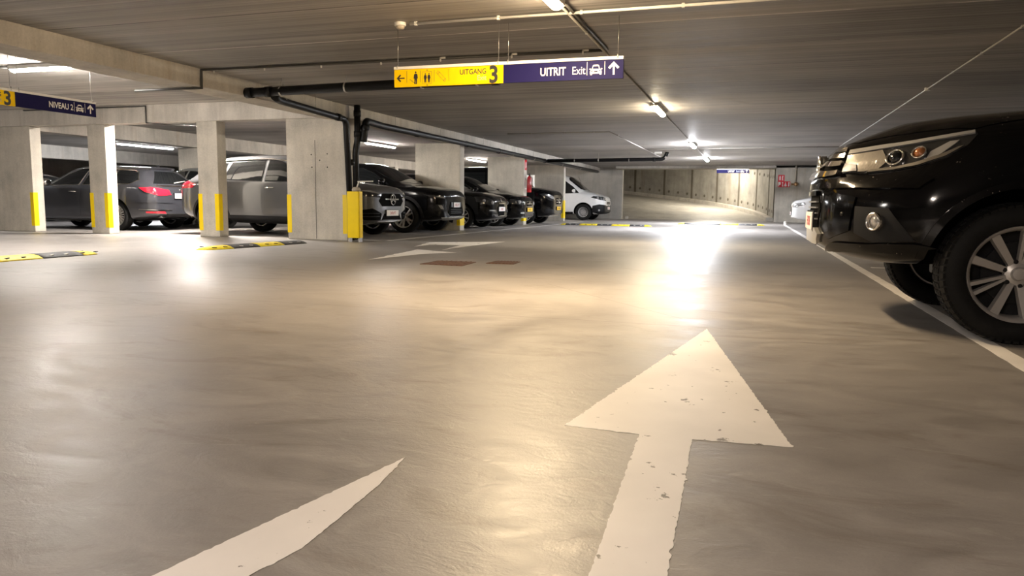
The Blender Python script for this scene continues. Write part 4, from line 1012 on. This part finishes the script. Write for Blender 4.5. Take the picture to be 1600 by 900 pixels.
# ============ black people carrier
P = shape(5.1, 1.93, 1.90, 1.10, 1.22, 1.0, 1.75, 2.4, 4.95, 5.02, 1.35, 1.10, 1.18, zu=.22, R=.345, fo=.90, wb=3.2, roofw=.78, tailz=1.0)
c = Car('people_carrier', 'tall black people carrier with yellow plate, behind the fire extinguisher pillar', 'van', P, -6.12, 24.25, 1, P_black)
w1 = [(1.30, 1.20), (2.18, 1.20), (2.22, 1.68), (1.95, 1.68), (1.70, 1.55)]; w2 = [(2.30, 1.20), (3.40, 1.20), (3.40, 1.69), (2.33, 1.69)]; w3 = [(3.48, 1.20), (4.75, 1.20), (4.70, 1.67), (3.48, 1.69)]
d1 = [(1.38, .40), (2.2, .38), (2.24, 1.15), (1.38, 1.12)]; d2 = [(2.25, .38), (3.42, .38), (3.42, 1.15), (2.28, 1.15)]
common(c, [w1, w2, w3], [d1, d2], [(1.08, .0), (1.08, .55), (1.18, .74), (1.66, .70), (1.70, 0)], [(-33, 1.25), (33, 1.25), (30, 1.68), (-30, 1.68)], None, .015, 1.05, M_black)
gr = c.nose([(-18, .66), (18, .66), (20, .86), (-20, .86)], .006, M_well, 'grille')
for z in (.71, .79): c.nose([(-18, z), (18, z), (18, z+.022), (-18, z+.022)], .016, M_chrome, 'grille_bar', gr)
p_, n_ = c.npt(0, .77); b = MB(); b.lathe([(.088, .0), (.10, .008), (.088, .016), (.078, .008)], (p_.x+.018, 0, .77), (1, 0, 0), 32, close=True)
for a in (90, 210, 330): b.bar((p_.x+.026, 0, .77), (p_.x+.026, .085*cos(radians(a)), .77+.085*sin(radians(a))), .016, .008, (1, 0, 0))
b.build('star_emblem', M_chrome, gr)
c.nose([(-38, .26), (38, .26), (38, .29), (-38, .29)], .016, M_satin, 'bumper_lip')
for k in (1, -1):
    f_ = (lambda q: q) if k > 0 else mir
    o = c.nose(f_([(24, .72), (44, .78), (60, .98), (50, 1.0), (30, .90)]), .006, M_lampin, 'headlight'); c.nose(f_([(28, .80), (40, .84), (52, .96), (44, .96), (31, .88)]), .012, M_lens, 'headlight_lens', o)
    c.nose(f_([(30, .36), (50, .36), (50, .50), (32, .48)]), .006, M_black, 'air_intake'); c.nose(f_([(48, .84), (60, .84), (58, 1.4), (50, 1.4)]), .008, M_redlens, 'tail_light', tail=True)
plate(c, 'X·845·RD', M_pl_yel, M_signK, .52, off=.018, wd=.50)
mirror(c, 1.32, 1.18, c.paint)
wheels(c, .24, .225, spokes_even(10, .028, .04), 'carrier', spin=7)

# ============ white van
P = shape(4.75, 1.92, 1.92, 1.04, 1.22, .84, 1.62, 2.3, 4.6, 4.68, 1.35, 1.08, 1.12, zu=.22, R=.335, fo=.88, wb=3.05, roofw=.80, tailz=1.0, Ra=.40)
P['z8'] = [(0, .88), (.05, .97), (.14, 1.02), (.45, 1.12), (.80, 1.20), (.95, 1.27), (1.50, 1.76), (1.72, 1.87), (2.3, 1.92), (4.4, 1.90), (4.62, 1.82), (4.68, 1.4), (4.72, 1.0), (4.75, .7)]
c = Car('delivery_van', 'white van parked nose out by the ramp, black lower bumper', 'van', P, -5.72, 31.25, 1, P_white)
w1 = [(1.10, 1.13), (2.0, 1.10), (2.04, 1.62), (1.72, 1.62), (1.35, 1.36)]
d1 = [(1.34, .40), (2.08, .36), (2.12, 1.66), (2.06, 1.66), (2.04, 1.06), (1.34, 1.04)]; d2 = [(2.13, .36), (3.1, .36), (3.1, 1.66), (2.16, 1.66)]
common(c, [w1], [d1, d2], [(.92, .0), (.92, .55), (1.02, .74), (1.56, .72), (1.60, 0)], [(-33, 1.25), (33, 1.25), (30, 1.68), (-30, 1.68)], M_black, .02, 1.0, M_black)
c.nose([(-46, .26), (46, .26), (66, .34), (64, .60), (50, .66), (22, .60), (0, .62), (-22, .60), (-50, .66), (-64, .60), (-66, .34)], .012, M_black, 'bumper')
gr = c.nose([(-20, .66), (20, .66), (20, .76), (-20, .76)], .006, M_well, 'grille'); c.nose([(-20, .70), (20, .70), (20, .715), (-20, .715)], .016, M_chrome, 'grille_bar', gr)
for sd in (1, -1): c.side([(1.32, .24), (3.4, .24), (3.4, .32), (1.32, .34)], sd, .010, M_black, 'sill_strip')
for k in (1, -1):
    f_ = (lambda q: q) if k > 0 else mir
    o = c.nose(f_([(28, .80), (48, .84), (68, .94), (62, 1.0), (40, .96), (30, .90)]), .006, M_lampin, 'headlight')
    for a_, z_, r_ in ((40, .89, .045), (53, .93, .045)):
        q_, m_ = c.npt(k*a_, z_); b = MB(); b.lathe([(r_, .004), (r_*.9, .014), (r_*.5, .02), (0, .022)], q_, m_, 18); b.build('headlight_lens', M_lens, o)
    q_, m_ = c.npt(k*50, .42); b = MB(); b.lathe([(.045, .014), (.04, .02), (0, .022)], q_, m_, 18); b.build('fog_light', M_lens, c.t)
    c.nose(f_([(50, .84), (60, .84), (58, 1.4), (52, 1.4)]), .008, M_redlens, 'tail_light', tail=True)
plate(c, '1·XDK·4', M_pl_white, M_pl_red, .50, off=.02, wd=.50)
mirror(c, 1.25, 1.14, P_white, .9)
h_, n_ = c.hit((c.L/2-1.3, .5, 3), (0, 0, -1)); b = MB(); b.tube([h_, h_+Vector((-.12, 0, .28))], .006, 6); b.build('aerial', M_black, c.t)
wheels(c, .205, .215, spokes_even(16, .035, .03), 'van', mat('steel_wheel', (.40, .40, .40), .4, .6))
# ============ dark grey estate car, nose away from the lane
P = shape(4.63, 1.81, 1.45, .84, .97, 1.45, 2.15, 2.6, 4.1, 4.45, 1.03, .92, .98, zu=.17, R=.325, fo=.80, wb=2.81, roofw=.64, dz=[(0, .03), (1.45, .03), (2.15, .05), (4.1, .06), (4.45, .04), (4.63, .03)])
c = Car('estate_car', 'dark grey estate car seen from its tail, red lights, between the narrow pillars', 'car', P, -16.78, 13.72, -1, P_dgrey)
w1 = [(1.75, .98), (2.58, 1.0), (2.64, 1.34), (2.42, 1.34), (2.12, 1.22)]; w2 = [(2.70, 1.0), (3.42, 1.01), (3.42, 1.33), (2.74, 1.345)]; w3 = [(3.48, 1.01), (3.98, 1.02), (4.13, 1.10), (4.0, 1.26), (3.82, 1.32), (3.48, 1.33)]
d1 = [(1.40, .32), (2.62, .30), (2.66, .96), (1.40, .92)]; d2 = [(2.67, .30), (3.15, .30), (3.25, .50), (3.42, .72), (3.46, .96), (2.69, .96)]
common(c, [w1, w2, w3], [d1, d2], [(1.55, .0), (1.55, .50), (1.66, .68), (2.05, .58), (2.09, 0)], [(-41, 1.02), (41, 1.02), (33, 1.30), (-33, 1.30)], M_chrome, .018, .84, M_chrome)
c.nose([(-40, 1.325), (40, 1.325), (40, 1.345), (-40, 1.345)], .06, c.paint, 'roof_spoiler', tail=True, depth=.05)
c.nose([(-38, .955), (38, .955), (38, .985), (-38, .985)], .012, M_satin, 'tailgate_trim', tail=True)
for k in (1, -1):
    f_ = (lambda q: q) if k > 0 else mir
    c.nose(f_([(20, .78), (36, .76), (50, .84), (57, .93), (44, .94), (22, .88)]), .012, M_redlens, 'tail_light', tail=True)
    c.nose(f_([(28, .38), (50, .39), (50, .425), (30, .42)]), .010, M_redlens, 'reflector', tail=True)
    c.nose(f_([(18, .60), (62, .62), (62, .65), (18, .64)]), .012, c.paint, 'bumper_crease', tail=True)
    o = c.nose(f_([(24, .62), (50, .64), (62, .74), (40, .76), (24, .72)]), .006, M_lampin, 'headlight')
    c.nose(f_([(20, .44), (58, .46), (58, .475), (20, .455)]), .012, M_satin, 'bumper_trim', tail=True)
    h_, n_ = c.npt(k*30, .30, tail=True); b = MB(); b.tube([h_+Vector((.10, 0, 0)), h_+Vector((-.02, 0, 0))], .038, 14, caps=False); b.tube([h_+Vector((.08, 0, 0)), h_+Vector((-.005, 0, 0))], .032, 14); b.build('exhaust_pipe', M_chrome, c.t)
c.nose([(-26, .30), (26, .30), (26, .37), (-26, .37)], .008, M_black, 'rear_diffuser', tail=True)
h_, n_ = c.npt(0, .90, tail=True); b = MB(); b.lathe([(.04, 0), (.042, .008), (0, .012)], h_, n_, 18); b.build('badge', M_chrome, c.t)
a_, _ = c.npt(4, 1.05, tail=True); e_, _ = c.npt(-26, 1.10, tail=True); b = MB(); b.tube([a_+Vector((-.02, 0, 0)), e_+Vector((-.03, 0, 0))], .010, 6); b.build('rear_wiper', M_plwhite, c.t)
plate(c, '1·UTS·62', M_pl_white, M_pl_red, .76, tail=True, off=.016)
h_, _ = c.hit((c.L/2-3.95, 0, 3), (0, 0, -1)); b = MB(); b.prism([(-.07, 0), (.07, 0), (-.05, .07), (-.07, .06)], h_+Vector((0, .006, -.01)), (1, 0, 0), (0, 0, 1), .012); b.build('roof_fin', c.paint, c.t)
gr = c.nose([(-20, .52), (20, .52), (20, .72), (-20, .72)], .006, M_black, 'grille')
for sd in (1, -1):
    b = MB(); pts = []
    for s_ in (2.25, 2.6, 3.3, 3.95):
        h_, n_ = c.hit((c.L/2-s_, sd*.57, 3), (0, 0, -1)); pts.append(h_ + Vector((0, 0, .02)))
    b.tube(pts, .012, 8); b.build('roof_rail', M_chrome, c.t)
mirror(c, 1.80, .97, M_satin)
wheels(c, .232, .225, spokes_even(20, .012, .022), 'estate', mat('alloy_bright', (.66, .64, .61), .35, .4), spin=4)

# ============ cars glimpsed behind
def simple_car(name, label, P, nose, cyw, face, paint, key):
    c = Car(name, label, 'car', P, nose, cyw, face, paint); s0 = P['cowl']; H_ = P['H']
    w1 = [(s0+.22, P['sh']+.06), (s0+1.12, P['sh']+.07), (s0+1.14, H_-.14), (s0+.92, H_-.14), (s0+.66, H_-.24)]
    w2 = [(s0+1.18, P['sh']+.07), (s0+2.2, P['sh']+.11), (s0+2.0, H_-.18), (s0+1.2, H_-.14)]
    d1 = [(s0+.24, .38), (s0+1.12, .36), (s0+1.14, P['sh']+.01), (s0+.24, P['sh'])]; d2 = [(s0+1.16, .36), (s0+1.7, .36), (s0+1.95, .7), (s0+2.0, P['sh']+.03), (s0+1.18, P['sh']+.01)]
    common(c, [w1, w2], [d1, d2], [(s0+.10, .0), (s0+.10, .48), (s0+.2, .66), (s0+.70, .58), (s0+.74, 0)], [(-33, P['sh']+.16), (33, P['sh']+.16), (27, H_-.19), (-27, H_-.19)], M_satin, .018, P['sh']-.1, paint)
    for k in (1, -1):
        f_ = (lambda q: q) if k > 0 else mir
        c.nose(f_([(26, .64), (44, .64), (58, .74), (56, .80), (28, .76)]), .006, M_lens, 'headlight'); c.nose(f_([(34, .80), (62, .82), (62, .94), (40, .94)]), .008, M_redlens, 'tail_light', tail=True)
    c.nose([(-18, .50), (18, .50), (18, .66), (-18, .66)], .006, M_black, 'grille')
    plate(c, '1·VRA·30', M_pl_white, M_pl_red, .44, off=.016); mirror(c, s0+.22, P['sh']+.03, M_satin); wheels(c, .22, .20, spokes_even(8, .03, .04), key); return c
def shp(L, W, H_, cowl, sh, **k):
    P = shape(L, W, H_, sh-.05, sh+.07, cowl, cowl+.78, cowl+1.2, L-.75, L-.28, sh+.1, sh, sh+.06, R=.32, fo=.82, wb=L-1.55, zu=.2, **k); P['cowl'] = cowl; P['H'] = H_; P['sh'] = sh; return P
simple_car('hatchback', 'silver grey car glimpsed over the tail of the dark grey estate car', shp(4.1, 1.76, 1.52, 1.0, .92), -15.55, 15.95, -1, P_silver, 'g1')
simple_car('family_car', 'dark car in the far row, seen past the nose end of the estate car, left', shp(4.5, 1.80, 1.46, 1.2, .90), -18.9, 17.6, 1, P_dgrey, 'g2')
simple_car('family_car', 'dark car in the back row seen over the hood of the black coupe SUV', shp(4.4, 1.82, 1.74, 1.05, 1.05), -16.1, 24.3, -1, P_black2, 'g3')
simple_car('family_car', 'white car past the pickup nose on the right, its front sticking out', shp(4.3, 1.80, 1.50, 1.05, .92), 1.32, 27.0, -1, P_white, 'g4')

# ============ black pickup, the nearest vehicle
W_ = .9275
P = dict(k7=.80, kz=.92, L=5.33, W=1.855, R=.362, fo=.935, wb=3.085, Ra=.44,
  w=[(0, .36), (.03, .44), (.08, .56), (.20, .74), (.35, .885), (.53, .975), (.75, 1), (1.1, 1.0), (2.0, .985), (3.6, .985), (4.4, 1), (5.2, .98), (5.28, .95), (5.33, .9)],
  zu=[(0, .47), (.08, .42), (.3, .37), (.6, .37), (.9, .40), (1.4, .42), (4.8, .45), (5.33, .55)],
  zm=[(0, .60), (.4, .60), (.9, .66), (5.33, .75)],
  zs=[(0, .77), (.13, .82), (.5, .84), (.9, .95), (1.4, 1.02), (3.6, 1.06), (5.2, 1.10), (5.33, 1.06)],
  y5=[(0, .34), (.06, .42), (.13, .50), (.36, .72), (.49, .845), (.70, .94), (1.0, .975), (5.33, .96)],
  z5=[(0, .79), (.13, .885), (.36, .898), (.49, .94), (.70, 1.01), (1.2, 1.07), (3.6, 1.09), (5.2, 1.13), (5.33, 1.1)],
  y6=[(0, .31), (.05, .40), (.13, .475), (.41, .72), (.68, .905), (1.0, .925), (1.30, .90), (1.45, .86), (2.05, .70), (2.6, .68), (3.3, .67), (3.52, .70), (3.60, .90), (5.25, .92), (5.33, .90)],
  z6=[(0, .82), (.05, .91), (.13, 1.030), (.41, 1.058), (.68, 1.092), (1.0, 1.125), (1.30, 1.15), (1.45, 1.19), (2.05, 1.69), (2.6, 1.74), (3.3, 1.74), (3.52, 1.66), (3.60, 1.17), (5.25, 1.18), (5.33, 1.14)],
  z8=[(0, .84), (.04, .91), (.09, 1.00), (.13, 1.06), (.20, 1.095), (.45, 1.192), (.65, 1.215), (.95, 1.235), (1.30, 1.255), (1.40, 1.275), (2.0, 1.74), (2.3, 1.80), (3.2, 1.81), (3.45, 1.76), (3.54, 1.6), (3.60, 1.18), (5.2, 1.19), (5.33, 1.16)])
g_ = G('paint_black_dusty')                    # black with dried specks of dirt
sp_ = g_.math('MULTIPLY', g_.rng(g_.noise(55, detail=2, off=(1, 2, 3)), .70, .74, 0, 1), g_.rng(g_.noise(5, detail=3), .48, .6, 0, .5))
g_.color(g_.mix(sp_, (.0025, .0025, .003), (.30, .26, .21))); g_.rough(g_.rng(sp_, 0, .5, .09, .6)); g_.b.inputs['Specular IOR Level'].default_value = .28
P_pick = g_.m
c = Car('pickup_truck', 'large black pickup at the right edge, nose out over the white line', 'pickup', P, .392, 5.268, -1, P_pick)
TX = c.L/2
w1 = [(1.62, 1.15), (2.42, 1.16), (2.46, 1.62), (2.28, 1.62), (2.05, 1.54)]; w2 = [(2.54, 1.16), (3.35, 1.17), (3.30, 1.60), (2.56, 1.63)]
d1 = [(1.50, .48), (2.48, .48), (2.50, 1.10), (1.50, 1.06)]; d2 = [(2.52, .48), (3.25, .48), (3.45, .8), (3.46, 1.10), (2.54, 1.10)]
common(c, [w1, w2], [d1, d2], [(1.46, .0), (1.46, .62), (1.56, .76), (1.96, .66), (1.99, 0)], None, M_black, .02, .98, M_chrome)
c.top([(3.68, -.72), (5.22, -.74), (5.22, .74), (3.68, .72)], .004, M_black, 'bed_liner')
# hood panel, its edge drawn as a fine step
c.top([(.17, 0), (.175, .30), (.20, .41), (.43, .62), (.70, .80), (1.30, .78), (1.30, -.78), (.70, -.80), (.43, -.62), (.20, -.41), (.175, -.30)], .004, P_pick, 'hood')
# grille: dark field, thick chrome bars, chrome ends
gr = c.nose([(-29, .885), (-14, .875), (14, .875), (29, .885), (28.5, 1.02), (12, 1.045), (-12, 1.045), (-28.5, 1.02)], .004, M_well, 'grille')
for z0, z1, o_ in ((.862, .893, .040), (.922, .950, .034), (.968, .992, .026)):
    c.nose([(-29, z0+.008), (-14, z0), (14, z0), (29, z0+.008), (29, z1+.008), (14, z1), (-14, z1), (-29, z1+.008)], o_, M_chrome, 'grille_bar', gr, depth=.004)
c.nose([(-28.5, 1.012), (-14, 1.022), (14, 1.022), (28.5, 1.012), (28, 1.034), (12, 1.058), (-12, 1.058), (-28, 1.034)], .016, M_chrome, 'grille_bar', gr)
p_, n_ = c.npt(0, .95)
b = MB()
def ell(cx, cz, a, h, r, x): return [(x, cx+a*cos(2*pi*k/28), cz+h*sin(2*pi*k/28)) for k in range(29)]
for cx_, cz_, a_, h_ in ((0, .955, .088, .060), (0, .955, .030, .058), (0, .983, .058, .030)): b.tube(ell(cx_, cz_, a_, h_, 0, p_.x+.040), .0085, 8)
b.build('emblem', M_chrome, gr)
b = MB(); b.lathe([(.092, .0), (.092, .03), (0, .035)], (p_.x-.002, 0, .955), (1, 0, 0), 28)
for v in b.bm.verts: v.co.z = .955 + (v.co.z-.955)*.7
b.build('emblem_backing', M_black, gr)
for k in (1, -1):
    f_ = (lambda q: q) if k > 0 else mir
    hl = [(29.5, .890), (40, .885), (50, .895), (58, .915), (66, .960), (72, 1.020), (74.5, 1.075), (73.5, 1.094), (66, 1.078), (55, 1.058), (42, 1.040), (29.5, 1.022)]
    o = c.nose(f_(hl), .004, M_lampin, 'headlight', me_=.03)
    c.nose(f_([(29.8, .998), (42, 1.018), (55, 1.037), (66, 1.058), (73.8, 1.076), (73.6, 1.090), (66, 1.075), (55, 1.055), (42, 1.038), (29.8, 1.020)]), .016, M_lens, 'light_strip', o, .03)
    c.nose(f_([(29.8, .893), (39, .890), (44, .905), (46, .945), (44.5, .985), (43, 1.012), (29.8, .992)]), .013, M_chrome, 'reflector_panel', o, .03)
    c.nose(f_([(29.8, .893), (36, .891), (34.5, .935), (29.8, .945)]), .019, M_alloy_dark, 'reflector_facet', o, .03)
    c.nose(f_([(40, .886), (50, .896), (58, .917), (66, .962), (71, 1.015), (69.5, 1.010), (64.5, .972), (57, .932), (50, .910), (41, .900)]), .014, M_satin, 'lower_rim', o, .03)
    c.nose(f_([(60, .945), (64, .970), (69.5, 1.045), (66.5, 1.040), (61, .99)]), .010, M_lens, 'side_reflector', o, .03)
    for a_, z_, r_, nm in ((49, .965, .052, 'projector_ring'), (57.5, .985, .040, 'turn_lamp')):
        q_, m_ = c.npt(k*a_, z_)
        b = MB(); b.lathe([(r_, .0), (r_*1.02, .020), (r_*.9, .028), (r_*.78, .016), (r_*.7, .008)], q_, m_, 26)
        for v in b.bm.verts: v.co.z = z_ + (v.co.z-z_)*.92
        b.build(nm, M_chrome, o)
        b = MB(); b.lathe([(r_*.72, .008), (r_*.6, .022), (r_*.3, .032), (0, .035)], q_, m_, 22); b.build('projector_lens', M_glass if nm[0] == 'p' else mat('amber_lens', (.45, .16, .05), .1, .3, coat=1), o)
# upper bumper bar, lower grille and slats
c.nose([(-60, .795), (-30, .800), (30, .800), (60, .795), (64, .845), (50, .868), (30, .855), (-30, .855), (-50, .868), (-64, .845)], .018, P_pick, 'bumper_bar', depth=.03)
lg = c.nose([(-17, .585), (17, .585), (21, .68), (17.5, .765), (-17.5, .765), (-21, .68)], .005, M_well, 'lower_grille')
for z in (.615, .650, .685, .720): c.nose([(-18, z), (18, z), (18, z+.009), (-18, z+.009)], .018, M_steel, 'slat', lg)
c.nose([(-17.5, .762), (17.5, .762), (17, .79), (-17, .79)], .022, P_pick, 'slat', lg)
c.nose([(-19, .475), (19, .475), (22, .53), (18, .565), (-18, .565), (-22, .53)], .024, M_silver_cl, 'skid_plate')
for k in (1, -1):
    f_ = (lambda q: q) if k > 0 else mir
    pk = c.nose(f_([(40, .70), (52, .69), (60, .52), (47, .50), (40, .55)]), .005, M_black, 'fog_pocket')
    q_, m_ = c.npt(k*48, .617); m_ = Vector((m_.x+.35, m_.y, 0)).normalized()
    b = MB(); b.lathe([(.050, -.01), (.052, .022), (.046, .030), (.038, .024), (.033, .006)], q_, m_, 28); b.build('fog_light_ring', M_chrome, pk)
    b = MB(); b.lathe([(.034, .004), (.030, .014), (0, .018)], q_, m_, 24); b.build('fog_light', M_lens, pk)
    c.nose(f_([(22, .44), (56, .455), (66, .49), (60, .505), (44, .492), (30, .49)]), .020, P_pick, 'bumper_lip', depth=.02)
    c.nose(f_([(24, .79), (40, .75), (38, .56), (27, .50), (24, .60)]), .010, P_pick, 'bumper_corner', depth=.02)
    for a_, z_ in ((35, .655),): 
        q_, m_ = c.npt(k*a_, z_); b = MB(); b.lathe([(.012, 0), (.012, .013), (0, .014)], q_, m_, 12); b.build('parking_sensor', M_black, c.t)
    # mud guard below the bumper
    b = MB(); x0 = TX-.72; b.box(x0-.20, x0+.12, k*.55 - .06, k*.55+.17, .325, .42); b.build('under_guard', M_black, c.t, bevel=.015)
arch_trim(c, .44, .035, P_pick, .42)
plate(c, '1·TLX·05', M_pl_white, M_pl_red, .605, off=.018, wd=.5)
mirror(c, 1.62, 1.13, c.paint, 1.3)
sp = []
for k in range(3): sp += [(57+120*k, .034, .052), (18+120*k, .034, .052), (-15+120*k, .016, .024), (-28+120*k, .016, .024)]
wheels(c, .243, .262, sp, 'pickup', mat('machined_alloy', (.52, .50, .48), .38, .5), M_black, True, .036, inset=.0)
b = MB(); b.tube([(c.ax[0], -.62, .36), (c.ax[0], .62, .36)], .05, 10); b.tube([(c.ax[1], -.62, .36), (c.ax[1], .62, .36)], .06, 10); b.build('axle', M_black, c.t)
